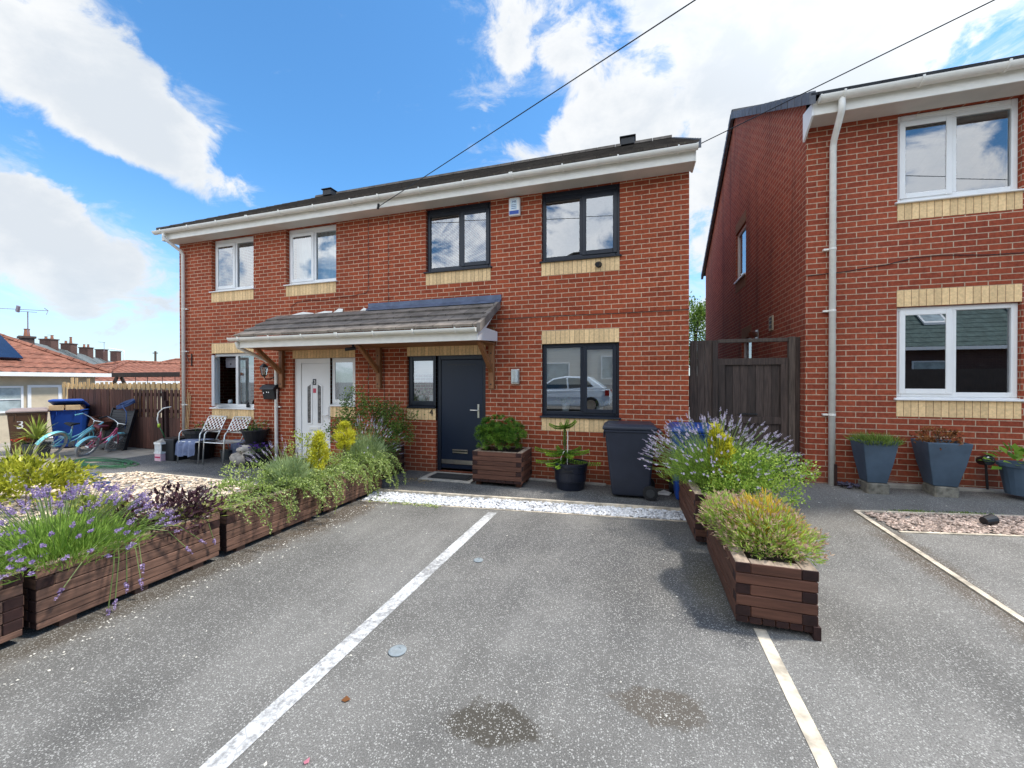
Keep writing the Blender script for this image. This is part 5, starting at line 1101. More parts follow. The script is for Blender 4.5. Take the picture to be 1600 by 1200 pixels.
# corner beside the downpipe
t = thing('storage_box', 'large square black planter box in the house corner behind the downpipe', 'planter', (-10.30, -.42, .01)); mb = MB(); mb.box(-10.40, -9.95, -.62, -.12, .01, .46); build('body', mb, M_blackpot, t, bevel=.012); mb = MB(); mb.box(-10.37, -9.98, -.59, -.15, .461, .47); build('soil', mb, M_soil, t)
t = thing('leaning_boards', 'dark boards standing on end against the house corner', 'boards', (-10.62, -.30, .01))
for (x, z, a) in ((-10.70, 1.45, 2), (-10.62, 1.25, 4), (-10.66, 1.1, 6)):
    mb = MB(); mb.box(x - .03, x + .03, -.34, -.28, .01, z, None, 0, Matrix.Translation((x, 0, 0)) @ Matrix.Rotation(R(-a * .4), 4, 'Y') @ Matrix.Translation((-x, 0, 0))); build('board', mb, M_woodend, t)
t = thing('bamboo_canes', 'pale bamboo canes leaning on the wall behind the white downpipe', 'canes', (-10.40, -.05, .01))
for dx in (0, .035, .07): mb = MB(); mb.tube([(-10.40 + dx, -.12, .01), (-10.42 + dx * 1.3, -.02, 1.5 - dx * 2)], .009, 6); build('cane', mb, M_pale, t)
mb = MB(); mb.tube([(-10.46, -.45, .44), (-10.52, -.48, .60), (-10.58, -.5, .72)], .010, 8, mi=1); mb.tube([(-10.58, -.5, .72), (-10.63, -.5, .86), (-10.62, -.48, 1.0), (-10.54, -.44, 1.09), (-10.42, -.36, 1.12)], .012, 8, mi=0); mb.lathe([(.022, -.04), (.026, 0), (.022, .04)], (-10.575, -.5, .72), 10, mi=2)
M_hoseg = M('green_hose', (.02, .10, .035), .5, .2, 8, tint=0); M_hosey = M('lime_connector', (.45, .60, .05), .4, .1, 8, tint=0)
tag(build('watering_lance', mb, [M_gutter, M_hoseg, M_hosey], smooth=True, base=(-10.5, -.45, .46)), 'white curved watering lance with a lime connector standing in the black planter', 'lance')
sprig('geranium', 'small pink flowers behind the left patio chair', (-9.75, -.12, .62), .20, 90, .045, .03, G_coton, flowers=(14, G_pinkf, .022)); pot('black pot behind the left patio chair holding pink flowers', (-9.75, -.20, .01), .20, .30, .62, M_blackpot)
t = thing('lantern', 'small white slatted lantern standing on the path by the fence', 'lantern', (-10.28, -.62, .01)); mb = MB()
for x in np.linspace(-10.36, -10.20, 5):
    for y in (-.70, -.54): mb.box(x - .012, x + .012, y - .008, y + .008, .20, .36)
mb.box(-10.38, -10.18, -.72, -.52, .01 + .155, .195); mb.box(-10.38, -10.18, -.72, -.52, .36, .40); build('cage', mb, M_white, t); mb = MB(); mb.add([(-10.38, -.72, .401), (-10.18, -.72, .401), (-10.18, -.52, .401), (-10.38, -.52, .401), (-10.28, -.62, .47)], [(0, 1, 4), (1, 2, 4), (2, 3, 4), (3, 0, 4)]); build('roof', mb, M_stone, t)
t = thing('carton', 'small pink and white carton under the white lantern', 'box', (-10.28, -.62, .01)); mb = MB(); mb.box(-10.37, -10.19, -.71, -.53, .012, .162, .5, 0); build('carton_body', mb, M('pale_pink_card', (.75, .50, .55), .6, .1, 5, tint=0), t); mb = MB(); mb.box(-10.36, -10.20, -.714, -.711, .075, .105); build('red_stripe', mb, M('red_print', (.5, .03, .10), .6, .1, 5, tint=0), t)
t = thing('plinth', 'dark square plinth against the wall right of the patio chairs', 'plinth', (-8.20, -.22, .01)); mb = MB(); mb.box(-8.38, -8.02, -.38, -.06, .01, .40); build('body', mb, M('dark_blue_plinth', (.02, .028, .045), .5, .2, 5, tint=0), t, bevel=.012); mb = MB(); mb.box(-8.40, -8.00, -.40, -.04, .401, .425); build('cap', mb, M_blackpot, t)
pot('wide black bowl pot on the dark plinth', (-8.20, -.22, .425), .16, .25, .27, M_blackpot); sprig('pansies', 'pale pansies in the black bowl on the plinth', (-8.20, -.22, .68), .22, 110, .05, .03, G_coton, flowers=(16, G_whitef, .028))
pot('tiny grey pot on the path below the right patio chair', (-9.10, -.14, .01), .09, .11, .20, M('grey_pot', (.10, .11, .11), .7, .2, 8, tint=0))
t = thing('garden_ornament', 'pale stone resting animal ornament beside the violet pansies', 'ornament', (-8.20, -.50, .01))
mb = MB()
def blob(mb, c, r, n=10, m=7, j=.1):
    V = []; 
    for i in range(1, m):
        th = PI * i / m
        for k in range(n): a = 2 * PI * k / n; q = 1 + random.uniform(-j, j); V.append((c[0] + r[0] * q * math.sin(th) * math.cos(a), c[1] + r[1] * q * math.sin(th) * math.sin(a), c[2] + r[2] * q * math.cos(th)))
    F = [(i * n + k, (i + 1) * n + k, (i + 1) * n + (k + 1) % n, i * n + (k + 1) % n) for i in range(m - 2) for k in range(n)] + [tuple(range(n)), tuple((m - 2) * n + k for k in range(n))[::-1]]; mb.add(V, F)
blob(mb, (-8.20, -.50, .14), (.26, .18, .145)); blob(mb, (-8.02, -.52, .20), (.12, .12, .16)); build('body', mb, M_stone, t, smooth=True); mb = MB(); blob(mb, (-8.08, -.55, .345), (.13, .11, .085)); blob(mb, (-8.19, -.58, .33), (.05, .05, .04)); build('head', mb, M_stone, t, smooth=True)
pot('black pot of violet pansies in front of the plinth', (-7.85, -.50, .01), .16, .20, .26, M_blackpot); sprig('violet_pansies', 'deep violet pansies in the black pot near the stone ornament', (-7.85, -.50, .25), .20, 80, .04, .025, G_coton, flowers=(26, G_violet, .035))
# hose on the paving, bikes, pots and clutter by the bins
mb = MB(); pts = []
for i in range(90):
    a = i * .42; r_ = .62 + .18 * math.sin(i * .31); pts.append((-11.15 + 1.15 * r_ * math.cos(a) + i * .004, -1.15 + .36 * r_ * math.sin(a) - .002 * i, .03 + .002 * (i % 7)))
mb.tube(pts, .010, 5); tag(build('garden_hose', mb, M_hoseg, smooth=True, base=(-11, -1.2, .02)), 'green garden hose lying in loose loops on the path by the fence', 'hose')
mb = MB(); mb.tube([(-9.9 + .06 * i, -2.0 - .02 * i + .10 * math.sin(i * .8), gh(0, -2) + .05) for i in range(26)], .011, 5); mb.tube([(-9.6 + .05 * i, -2.25 - .03 * i + .06 * math.sin(i * .6 + 1), .05) for i in range(26)], .011, 5); tag(build('garden_hose', mb, M('blue_hose', (.02, .06, .16), .5, .2, 8, tint=0), smooth=True, base=(-9.4, -2.1, .04)), 'blue garden hose trailing over the buff pebbles', 'hose')
def bicycle(label, loc, rot, m_frame, R_=.28, wb=.84, tyre=None, fender=None, seatm=None, basket=False, stem_m=None, group='bicycles'):
    p = thing('bicycle', label, 'bicycle', loc, rot, group); xr, xf = -wb / 2, wb / 2
    for x in (xr, xf):
        mb = MB(); mb.tube([(x + R_ * math.cos(a), 0, R_ + R_ * math.sin(a)) for a in np.linspace(0, 2 * PI, 36, endpoint=False)], .021, 8, closed=True); wl = build('wheel', mb, tyre or M_rubber, p, local=True, smooth=True)
        mb = MB(); mb.tube([(x + (R_ - .03) * math.cos(a), 0, R_ + (R_ - .03) * math.sin(a)) for a in np.linspace(0, 2 * PI, 32, endpoint=False)], .012, 6, closed=True); mb.lathe([(.022, -.04), (.022, .04)], (x, 0, R_), 10, axis='y')
        for k in range(16): a = k * PI / 8; mb.tube([(x, .02 * (-1) ** k, R_), (x + (R_ - .03) * math.cos(a), 0, R_ + (R_ - .03) * math.sin(a))], .0022, 4)
        build('rim', mb, M_alu, wl, local=True)
    bb = (-.05, 0, R_ + .0); st = (-.17, 0, R_ + .36); hd = (xf - .14, 0, R_ + .40); hb = (xf - .11, 0, R_ + .28)
    mb = MB(); mb.tube([bb, st], .016, 8); mb.tube([bb, (.12, 0, R_ + .10), hb], .019, 8); mb.tube([(-.09, 0, R_ + .12), (.10, 0, R_ + .20), hd], .015, 8); mb.tube([hb, hd], .02, 8)
    for s in (-.045, .045): mb.tube([(xr, s, R_), bb], .010, 6); mb.tube([(xr, s, R_), (-.14, 0, R_ + .28)], .009, 6); mb.tube([(xf, s, R_), (xf - .075, s, R_ + .20), hb], .012, 6)
    build('frame', mb, m_frame, p, local=True, smooth=True)
    mb = MB(); mb.tube([hd, (xf - .17, 0, R_ + .52)], .013, 8); mb.tube([(xf - .34, -.27, R_ + .56), (xf - .24, -.24, R_ + .60), (xf - .15, -.12, R_ + .55), (xf - .16, 0, R_ + .52), (xf - .15, .12, R_ + .55), (xf - .24, .24, R_ + .60), (xf - .34, .27, R_ + .56)], .011, 8); hbk = build('handlebar', mb, M_alu, p, local=True, smooth=True)
    for s in (-1, 1): mb = MB(); mb.tube([(xf - .24, s * .24, R_ + .60), (xf - .37, s * .275, R_ + .555)], .017, 8); build('grip', mb, stem_m or M_rubber, hbk, local=True)
    mb = MB(); mb.tube([st, (-.195, 0, R_ + .46)], .012, 8); build('seat_post', mb, M_alu, p, local=True); mb = MB(); mb.add([(-.34, -.085, R_ + .475), (-.34, .085, R_ + .475), (-.18, .045, R_ + .48), (-.04, .02, R_ + .475), (-.04, -.02, R_ + .475), (-.18, -.045, R_ + .48)] + [(-.32, -.07, R_ + .525), (-.32, .07, R_ + .525), (-.18, .035, R_ + .515), (-.05, .015, R_ + .50), (-.05, -.015, R_ + .50), (-.18, -.035, R_ + .515)], [(5, 4, 3, 2, 1, 0), (6, 7, 8, 9, 10, 11)] + [(i, (i + 1) % 6, 6 + (i + 1) % 6, 6 + i) for i in range(6)]); build('saddle', mb, seatm or M_rubber, p, local=True, bevel=.012)
    if fender:
        for x, a0, a1 in ((xr, .3, 2.9), (xf, .9, 3.0)):
            mb = MB(); aa = np.linspace(a0, a1, 16); rr = R_ + .035; V = []
            for a in aa: V += [(x + rr * math.cos(a), -.035, R_ + rr * math.sin(a)), (x + (rr + .012) * math.cos(a), 0, R_ + (rr + .012) * math.sin(a)), (x + rr * math.cos(a), .035, R_ + rr * math.sin(a))]
            mb.add(V, [(i * 3 + k, i * 3 + k + 1, (i + 1) * 3 + k + 1, (i + 1) * 3 + k) for i in range(15) for k in (0, 1)], .5); build('mudguard', mb, fender, p, local=True)
    mb = MB(); mb.lathe([(.075, -.05), (.075, -.045)], bb, 20, axis='y'); mb.tube([(bb[0], -.06, bb[2]), (bb[0] + .11, -.06, bb[2] - .10)], .009, 6); mb.tube([(bb[0], .06, bb[2]), (bb[0] - .11, .06, bb[2] + .10)], .009, 6); mb.box(bb[0] + .08, bb[0] + .15, -.15, -.065, bb[2] - .115, bb[2] - .095); mb.box(bb[0] - .15, bb[0] - .08, .065, .15, bb[2] + .095, bb[2] + .115); build('crank', mb, M_alu, p, local=True)
    if basket:
        mb = MB(); x0, x1 = xf - .08, xf + .15; z0, z1 = R_ + .32, R_ + .54
        for i in range(6): z = z0 + (z1 - z0) * i / 5; e = .02 * i / 5; mb.tube([(x0 - e, -.13 - e, z), (x1 + e, -.13 - e, z), (x1 + e, .13 + e, z), (x0 - e, .13 + e, z)], .014, 6, closed=True)
        mb.box(x0, x1, -.13, .13, z0 - .005, z0 + .005); mb.box(x0 - .012, x0 - .004, -.14, .14, z0, z1); mb.box(x1 + .004, x1 + .012, -.14, .14, z0, z1); mb.box(x0, x1, -.148, -.140, z0, z1); mb.box(x0, x1, .140, .148, z0, z1); build('basket', mb, M('brown_wicker', (.13, .045, .025), .8, .3, 30, bump=.4, tint=.2), p, local=True)
    return p
M_turq = M('turquoise_paint', (.22, .60, .66), .3, .05, 5, tint=0, coat=.5); M_pinkp = M('pink_paint', (.62, .10, .20), .35, .05, 5, tint=0, coat=.5); M_whitet = M('cream_tyre', (.62, .57, .47), .7, .08, 8, tint=0); M_greyt = M('grey_tyre', (.35, .35, .34), .7, .08, 8, tint=0)
bicycle('turquoise bicycle with cream tyres and a brown basket leaning beside the yucca', (-13.15, -.80, .012), (R(26), 0, R(112)), M_turq, R_=.30, wb=.90, tyre=M_whitet, fender=M_turq, basket=True, stem_m=M_turq)
bicycle('small pink child bicycle with a pale mudguard behind the turquoise one', (-12.60, -.50, .012), (R(24), 0, R(108)), M_pinkp, R_=.22, wb=.66, tyre=M_greyt, fender=M_turq, seatm=M('dark_red_seat', (.16, .02, .03), .5, .2, 6, tint=0))
pot('big dark pot holding the spiky yucca by the brown bin', (-13.05, -1.30, .012), .17, .22, .34, M('slate_pot', (.045, .05, .055), .55, .2, 6, tint=0))
t = thing('yucca', 'spiky yellow green yucca in the dark pot by the brown bin', 'yucca', (-13.05, -1.30, .37)); mb = MB()
for i in range(64):
    a = random.uniform(0, 6.28); el = random.uniform(.1, 1.45); d = np.array([math.cos(a) * math.cos(el), math.sin(a) * math.cos(el), math.sin(el)]); L = random.uniform(.38, .58); s = unit(np.cross(d, [0, 0, 1.])); b = np.array([-13.05, -1.30, .42]) + d * .03; m1 = b + d * L * .5 + [0, 0, .03]; e = b + d * L - np.array([0, 0, .10 * math.cos(el)]); tn = random.random(); mb.quad(b - s * .012, b + s * .012, m1 + s * .018, m1 - s * .018, tn); mb.add([m1 - s * .018, m1 + s * .018, e], [(0, 1, 2)], tn)
build('leaves', mb, G_yucca, t); mb = MB(); mb.tube([(-13.05, -1.30, .30), (-13.05, -1.30, .44)], .04, 8); build('stem', mb, M_bark, t)
sprig('red_begonia', 'cluster of red flowers at the edge of the yucca pot', (-13.16, -1.48, .36), .12, 30, .05, .035, G_coton, flowers=(34, G_redf, .035))
t = thing('scooter', 'small kick scooter with a pale blue front by the brown bin at the left edge', 'scooter', (-13.95, -1.75, .012)); mb = MB(); mb.tube([(-13.95, -1.75, .12), (-13.98, -1.72, .62)], .014, 8); mb.tube([(-14.08, -1.85, .66), (-13.98, -1.72, .64), (-13.88, -1.59, .66)], .012, 6); build('steering_post', mb, M('purple_tube', (.17, .11, .30), .4, .1, 5, tint=0), t, smooth=True)
mb = MB(); mb.box(-14.5, -14.0, -1.80, -1.70, .07, .09); build('deck', mb, M_turq, t, bevel=.006); mb = MB(); mb.prism([(-14.06, .05), (-13.84, .05), (-13.88, .14), (-13.95, .19), (-14.0, .14)], -1.80, -1.70, axis='y'); build('front_guard', mb, M_turq, t, bevel=.01)
for x in (-13.93, -14.42): mb = MB(); mb.lathe([(.06, -.015), (.06, .015)], (x, -1.75 if x < -14 else -1.79, .065), 16, axis='y'); build('wheel', mb, M_rubber, t)
t = thing('sun_lounger', 'folded dark woven sun lounger standing against the brown fence', 'lounger', (-12.80, -.12, .012)); mt = Matrix.Translation((-12.80, -.12, .012)) @ Matrix.Rotation(R(-14), 4, 'X') @ Matrix.Rotation(R(12), 4, 'Z')
mb = MB(); [mb.box(-.28, .28, -.03, .03, .05 + i * .062, .05 + i * .062 + .056, None, 0, mt) for i in range(15)]; build('woven_panel', mb, M_black, t); 
for x_ in (-.315, .285): mb = MB(); mb.box(x_, x_ + .03, -.04, .04, 0, 1.02, .5, 0, mt); build('side_rail', mb, M_black, t)
mb = MB(); pts = []
for i in range(130): a = i * .33; rr = .26 + .03 * math.sin(i * .9); pts.append((-12.66 + rr * math.cos(a), .08 + .10 * math.sin(a) - .02, 1.08 + .09 * math.sin(a + .7) + .0006 * i))
pts += [(-12.35, -.1, .95), (-12.31, -.12, .75), (-12.33, -.14, .55)]; mb.tube(pts, .012, 6); tag(build('coiled_hose', mb, M('navy_hose', (.025, .06, .17), .45, .15, 8, tint=0), smooth=True, base=(-12.33, .0, 1.0)), 'coil of dark blue hose hung on top of the dark lounger', 'hose')
eu = bush('euonymus', 'low golden yellow euonymus at the edge of the pebbles far left', 'shrub', (-8.45, -3.35, 0), (-8.45, -3.35, .30), (.72, .55, .32), 150, 16, .085, .034, G_euon, zmin=-.4, rc=.16)
sprig('weed', 'few thin yellowish weed stalks by the big yucca pot', (-12.6, -1.75, .05), .22, 40, .30, .02, G_yg, up=1.4)

# left fence, pale trellis, swing frame
fc = thing('picket_fence', 'dark stained close board fence running left from the white windowed house', 'fence', (-13, .3, 0)); mb = MB(); x = -10.78; gaps = []
while x > -15.3:
    wd = random.uniform(.088, .10); near = x > -12.7; g = random.uniform(.040, .055) if near else (random.uniform(.0, .012) if random.random() < .8 else .03)
    mb.box(x - wd, x, .26, .274, .03, 1.475 + random.uniform(-.008, .008)); x -= wd + g
build('pickets', mb, M_fence, fc)
mb = MB(); x = -10.80
while x > -15.3: mb.box(x - .125, x, .235, .257, .03, .80 if x > -12.7 else .5); x -= .13
build('gravel_boards', mb, M_fence, fc)
for z in (.35, .95, 1.35): mb = MB(); mb.box(-15.3, -10.75, .284, .33, z - .04, z + .04); build('rail', mb, M_fence, fc)
for x in (-10.82, -12.65, -14.5): mb = MB(); mb.box(x - .045, x + .045, .332, .42, 0, 1.45); build('post', mb, M_pale, fc)
tr = thing('trellis_fence', 'raw pale timber fence showing above the dark picket fence', 'fence', (-13.5, .75, 0)); mb = MB(); x = -11.0
while x > -16.6: wd = .10; mb.box(x - wd, x, .70, .718, .05, 1.70 + random.uniform(-.02, .02) - .05 + (.12 if x < -15.1 and random.random() < .4 else 0)); x -= wd + random.uniform(.07, .10)
build('pickets', mb, M_pale, tr); mb = MB(); mb.box(-16.6, -11.0, .72, .76, 1.50, 1.60); mb.box(-16.6, -11.0, .72, .76, .6, .7); build('rails', mb, M_pale, tr)
sw = thing('swing_frame', 'dark timber garden swing frame rising behind the left fence', 'swing', (-14, 1.25, 0)); mb = MB(); mb.box(-15.35, -11.2, 1.2, 1.3, 1.80, 1.93); build('cross_beam', mb, M_gate, sw, bevel=.01)
for s in (-1, 1):
    for x in (-15.1, -11.4): mb = MB(); mb.tube([(x, 1.25 + s * .05, 1.80), (x + s * .42, 1.25 + s * .55, 0)], .05, 4); build('leg', mb, M_gate, sw)
for x in (-14.4, -13.9, -13.3, -12.8): mb = MB(); mb.tube([(x, 1.25, 1.80), (x, 1.25, .6)], .008, 5); build('rope', mb, M_black, sw)
for x in (-14.15, -13.05): mb = MB(); mb.box(x - .27, x + .27, 1.15, 1.35, .57, .60); build('swing_seat', mb, M_gate, sw)

# ------------------------------------------------------------------ right-hand house: pots, light, gravel lamp
M_bluepot = M('blue_grey_rattan_pot', (.062, .095, .135), .55, .15, 5, tint=.05)
def rattan(m):
    t = m.node_tree; b = t.nodes['Principled BSDF']; co = N(t, 'ShaderNodeTexCoord').outputs['Object']; sp = N(t, 'ShaderNodeSeparateXYZ', inp={0: co})
    wv = math_(t, 'SINE', math_(t, 'ADD', math_(t, 'MULTIPLY', sp.outputs[2], 260.0), math_(t, 'MULTIPLY', math_(t, 'SINE', math_(t, 'MULTIPLY', math_(t, 'ADD', sp.outputs[0], sp.outputs[1]), 150.0)), .9)))
    bp = N(t, 'ShaderNodeBump', inp={0: .7, 1: .006, 2: wv}); t.links.new(bp.outputs[0], b.inputs['Normal'])
rattan(M_bluepot)
M_oldstone = M('grimy_stone', (.17, .155, .125), .95, .4, 14, bump=.5, bscale=30, tint=.2)
def taper_pot(label, cx, cy, z, rz=0, bs=.19):
    st = tag(build('paving_stone', MB().box(cx - .11, cx + .12, cy - .12, cy + .13, gh(cx, cy) - .03, z - .002), M_oldstone, bevel=.015, base=(cx, cy, z - .05)), label[1], 'stone', 'stones under the blue pots')
    p = thing('tapered_pot', label[0], 'plant pot', (cx, cy, z), (0, 0, rz), 'tapered blue grey pots'); mb = MB(); a, b = bs * .56, bs; H = .53
    V = [(x * s, y * s, zz) for zz, s in ((0, a), (H * .5, (a * .42 + b * .58)), (H - .02, b), (H, b), (H, b - .02), (H - .06, b - .03)) for x, y in ((-1, -1), (1, -1), (1, 1), (-1, 1))]
    mb.add(V, [(3, 2, 1, 0)] + [(i + 4 * l, (i + 1) % 4 + 4 * l, (i + 1) % 4 + 4 * l + 4, i + 4 * l + 4) for l in range(5) for i in range(4)], .5); build('body', mb, M_bluepot, p, local=True, bevel=.008, seg=2)
    mb = MB(); mb.box(-b + .03, b - .03, -b + .03, b - .03, H - .08, H - .055); build('soil', mb, M_soil, p, local=True)
    return p
mb = MB(); mb.box(.345, .385, -3.505, -3.40, -.005, .10); build('foot', mb, M_woodend, pG)
taper_pot(('tapered blue grey rattan pot of green grass right of the white downpipe', 'flat stone under the blue grey grass pot'), 2.13, -.27, .40, 0, .178)
taper_pot(('tapered blue grey rattan pot of browned leaves under the white window', 'flat stone under the blue grey pot of browned leaves'), 2.80, -.27, .41, R(-5), .20)
mb = MB(); n = 900; P = np.array([2.15, -.29, .87]) + rng.uniform(-1, 1, (n, 3)) * [.17, .17, .01]; D = rng.normal(size=(n, 3)) * [.35, .35, .1] + (P - np.array([2.15, -.29, .87])) * [2.2, 2.2, 0] + [-.15, 0, .75]; mb.quads_np(leafq(P, D, rng.uniform(.08, .19, n), .007), rng.random(n)); tag(build('grass_plant', mb, G_grass, base=(2.15, -.29, .87)), 'green grass tuft in the tapered pot nearest the white downpipe', 'plant')
bush('browned_plant', 'rust brown withered plant in the tapered pot under the white window', 'plant', (2.78, -.30, .88), (2.78, -.30, .97), (.20, .16, .13), 40, 16, .035, .02, G_brown, zmin=-.7)
t = thing('solar_light', 'black solar light on a tilted stake against the right brick wall', 'garden light', (3.30, -.16, .40)); mb = MB(); mb.tube([(3.32, -.15, .36), (3.29, -.17, .66)], .012, 6); build('stake', mb, M_black, t); mb = MB(); mb.tube([(3.265, -.13, .70), (3.275, -.24, .73)], [.05, .062], 12); build('lamp_head', mb, M_black, t); mb = MB(); mb.lathe([(.04, 0), (.03, -.006)], (3.276, -.242, .731), 12, axis='y'); build('lens', mb, M_glass, t)
pot('dark pot with broad green leaves at the right edge', (3.52, -.32, .36), .13, .19, .36, M_bluepot); P = np.array([3.48, -.34, .74]) + rng.normal(size=(34, 3)) * [.10, .08, .05]
mb = MB(); mb.quads_np(leafq(P, (P - np.array([3.50, -.32, .70])) * 4 + [0, -.2, .0], .13 * rng.uniform(.7, 1.2, 34), .085, up=np.tile([[.1, -.3, 1.]], (34, 1))), rng.random(34)); tag(build('hosta', mb, G_bigleaf, base=(3.48, -.34, .72)), 'broad green leaved plant in the dark pot at the right edge', 'plant')
t = thing('spot_light', 'small black garden spotlight lying in the pink gravel', 'garden light', (2.60, -1.28, .19)); mb = MB(); z_ = gh(2.6, -1.28) + .055; mb.tube([(2.56, -1.30, z_), (2.66, -1.26, z_ + .015)], [.038, .05], 12); build('body', mb, M_black, t); mb = MB(); mb.tube([(2.60, -1.28, z_), (2.62, -1.24, z_ - .06)], .01, 6); build('stake', mb, M_black, t)
mb = MB(); P = np.array([[1.95 + random.uniform(-.12, .2), -.16 + random.uniform(-.08, .06), .30 + random.uniform(0, .03)] for _ in range(40)]); mb.pebbles(P, .035); tag(build('slate_chips', mb, M('purple_slate', (.06, .055, .085), .7, .3, 20, tint=.3)), 'small heap of purple slate chips at the foot of the right wall', 'slate', kind='stuff')

# ------------------------------------------------------------------ door mat, window pots, litter
struct('door_slab', MB().box(-4.22, -3.28, -.575, -.004, .03, .052), M('pale_door_slab', (.42, .39, .34), .85, .2, 8, tint=0))
t = thing('door_mat', 'black rubber door mat on the pale slab before the navy door', 'mat', (-3.75, -.3, .052)); mb = MB(); mb.box(-4.10, -3.36, -.49, -.13, .053, .064); build('border', mb, M_black, t, bevel=.004); mb = MB(); mb.box(-4.06, -3.40, -.45, -.17, .0645, .069); build('pile', mb, M('mat_pile', (.035, .036, .038), .95, .3, 120, bump=.6, bscale=200, tint=0), t)
M_wpot = M('white_ceramic', (.82, .85, .86), .35, .05, 5, tint=0)
def sill_pot(label, x, y, z, r, h, lab2): pot(label, (x, y, z), r * .85, r, h, M_wpot, group='white pots on window sills'); sprig('house_plant', lab2, (x, y, z + h), r * 1.6, 60, .07, .018, G_coton, group='house plants on window sills')
sill_pot('white pot on the kitchen sill, left of the window mullion', -1.88, .20, 1.175, .065, .12, 'small house plant behind the left kitchen pane'); sill_pot('white patterned pot on the kitchen sill, right of the window mullion', -1.32, .20, 1.165, .06, .09, 'low house plant behind the right kitchen pane')
sill_pot('white pot behind the narrow navy side window, farther from the door', -4.60, .22, 1.24, .07, .17, 'spiky house plant behind the navy side window, farther from the door'); sill_pot('white pot behind the narrow navy side window, next to the door', -4.38, .22, 1.24, .065, .17, 'spiky house plant behind the navy side window, next to the door')
tag(build('window_shelf', MB().box(-2.2, -1.05, .14, .32, 1.13, 1.16), M_white, base=(-1.6, .2, 1.1)), 'white inner shelf carrying two pots behind the kitchen window', 'shelf')
tag(build('window_shelf', MB().box(-4.75, -4.25, .14, .32, 1.21, 1.238), M_white, base=(-4.5, .2, 1.2)), 'white inner shelf carrying two pots behind the navy side window', 'shelf')
t = tag(build('bottle', MB().lathe([(.03, 0), (.03, .10), (.012, .12), (.012, .16)], (-8.70, .03, 1.118), 12), M_black, smooth=True, base=(-8.70, .03, 1.118)), 'small dark bottle standing on the sill of the open white window', 'bottle')
t = tag(build('jar', MB().lathe([(.04, 0), (.045, .08), (.03, .11)], (-9.42, .20, 1.16), 12), M_wpot, smooth=True, base=(-9.42, .2, 1.16)), 'small white jar inside the open white window', 'jar')
M_clear = M('clear_plastic', (.26, .29, .30), .12, .1, 20, tint=0)
for (x, y, r_, lb) in ((-2.14, -4.365, .055, 'clear plastic disc on the asphalt, closer to the camera'), (-2.14, -3.045, .045, 'clear plastic disc on the asphalt, closer to the houses')):
    mb = MB(); mb.lathe([(r_, 0), (r_, .004), (r_ * .8, .010), (r_ * .35, .012), (r_ * .3, .007)], (x, y, .004), 24); tag(build('plastic_disc', mb, M_clear, smooth=False, base=(x, y, .004)), lb, 'disc', 'clear plastic discs')
mb = MB(); mb.add([(-2.20, -4.79, .006), (-2.185, -4.765, .016), (-2.155, -4.772, .008), (-2.172, -4.795, .007)], [(0, 1, 2, 3)]); tag(build('fallen_leaf', mb, G_brown, base=(-2.18, -4.78, .004)), 'single dry curled leaf on the asphalt right of the white line', 'leaf')
mb = MB(); mb.add([(-2.118, -5.12, .006), (-2.102, -5.10, .014), (-2.092, -5.116, .007), (-2.105, -5.128, .006)], [(0, 1, 2, 3)]); tag(build('fallen_petal', mb, G_pinkf, base=(-2.1, -5.11, .004)), 'single pink petal on the asphalt near the bottom edge', 'petal')
mb = MB(); P = np.array([[-3.95 - abs(random.gauss(0, .35)), -.62 + random.gauss(0, .10) - .0, .040] for _ in range(260)] + [[-4.30 + random.gauss(0, .10), -1.15 + random.gauss(0, .5), .006] for _ in range(150)]); n = len(P); mb.quads_np(leafq(P, rdir(n) * [1, 1, .15], .016, .012, up=np.tile([[0, 0, 1.]], (n, 1)) + rng.normal(size=(n, 3)) * .2), rng.random(n)); tag(build('fallen_leaves', mb, LEAF('ochre_litter', (.22, .11, .02), (.65, .45, .16), .8, .1)), 'scatter of ochre fallen leaves on the path by the planters', 'leaves', kind='stuff')
mb = MB(); P = np.array([[-4.25 + abs(random.gauss(0, .14)), random.uniform(-6.2, -1.8), .004] for _ in range(260)] + [[random.uniform(-4, -.3), random.uniform(-6, -1.5), .004] for _ in range(60)] + [[random.uniform(.5, 3), random.uniform(-1, -.2), gh(1.8, -.5) + .01] for _ in range(20)]); mb.pebbles(P, .008); tag(build('grit', mb, M('pale_grit', (.60, .56, .48), .8, .2, 30, tint=.3)), 'loose pale grit scattered over the asphalt', 'grit', kind='stuff')
mb = MB(); P = np.array([[x, -1.06 + .088 * (x - 1.6) + random.gauss(0, .02) + .02, gh(x, -1.0) + .004] for x in list(rng.normal(2.15, .1, 160)) + list(rng.normal(2.65, .12, 160))]); n = len(P); mb.quads_np(leafq(P, rdir(n) * [1, 1, .2] + [0, 0, .6], .03, .006), rng.random(n)); tag(build('moss_tufts', mb, G_grass), 'low green moss and grass growing along the pale gravel edging', 'moss', kind='stuff')
mb = MB(); n = 300; P = np.stack([rng.uniform(-4.3, -3.2, n), -1.80 + .108 * (rng.uniform(-4.3, -3.2, n) + 4.4) + rng.normal(0, .03, n), np.full(n, .012)], 1); mb.quads_np(leafq(P, rdir(n) * [1, 1, .2] + [0, 0, .4], .03, .012), rng.random(n)); tag(build('weeds', mb, G_var), 'small weeds creeping out of the white gravel below the runners', 'weeds', kind='stuff')
mb = MB(); mb.box(-.43, -.30, -.30, -.22, .035, .055); mb.add([(-.46, -.34, .036), (-.30, -.36, .036), (-.25, -.25, .05), (-.36, -.20, .075), (-.45, -.24, .04)], [(0, 1, 2, 3, 4)]); tag(build('crumpled_paper', mb, M_white, base=(-.38, -.28, .036)), 'crumpled white paper on the path beside the charcoal bin', 'paper')

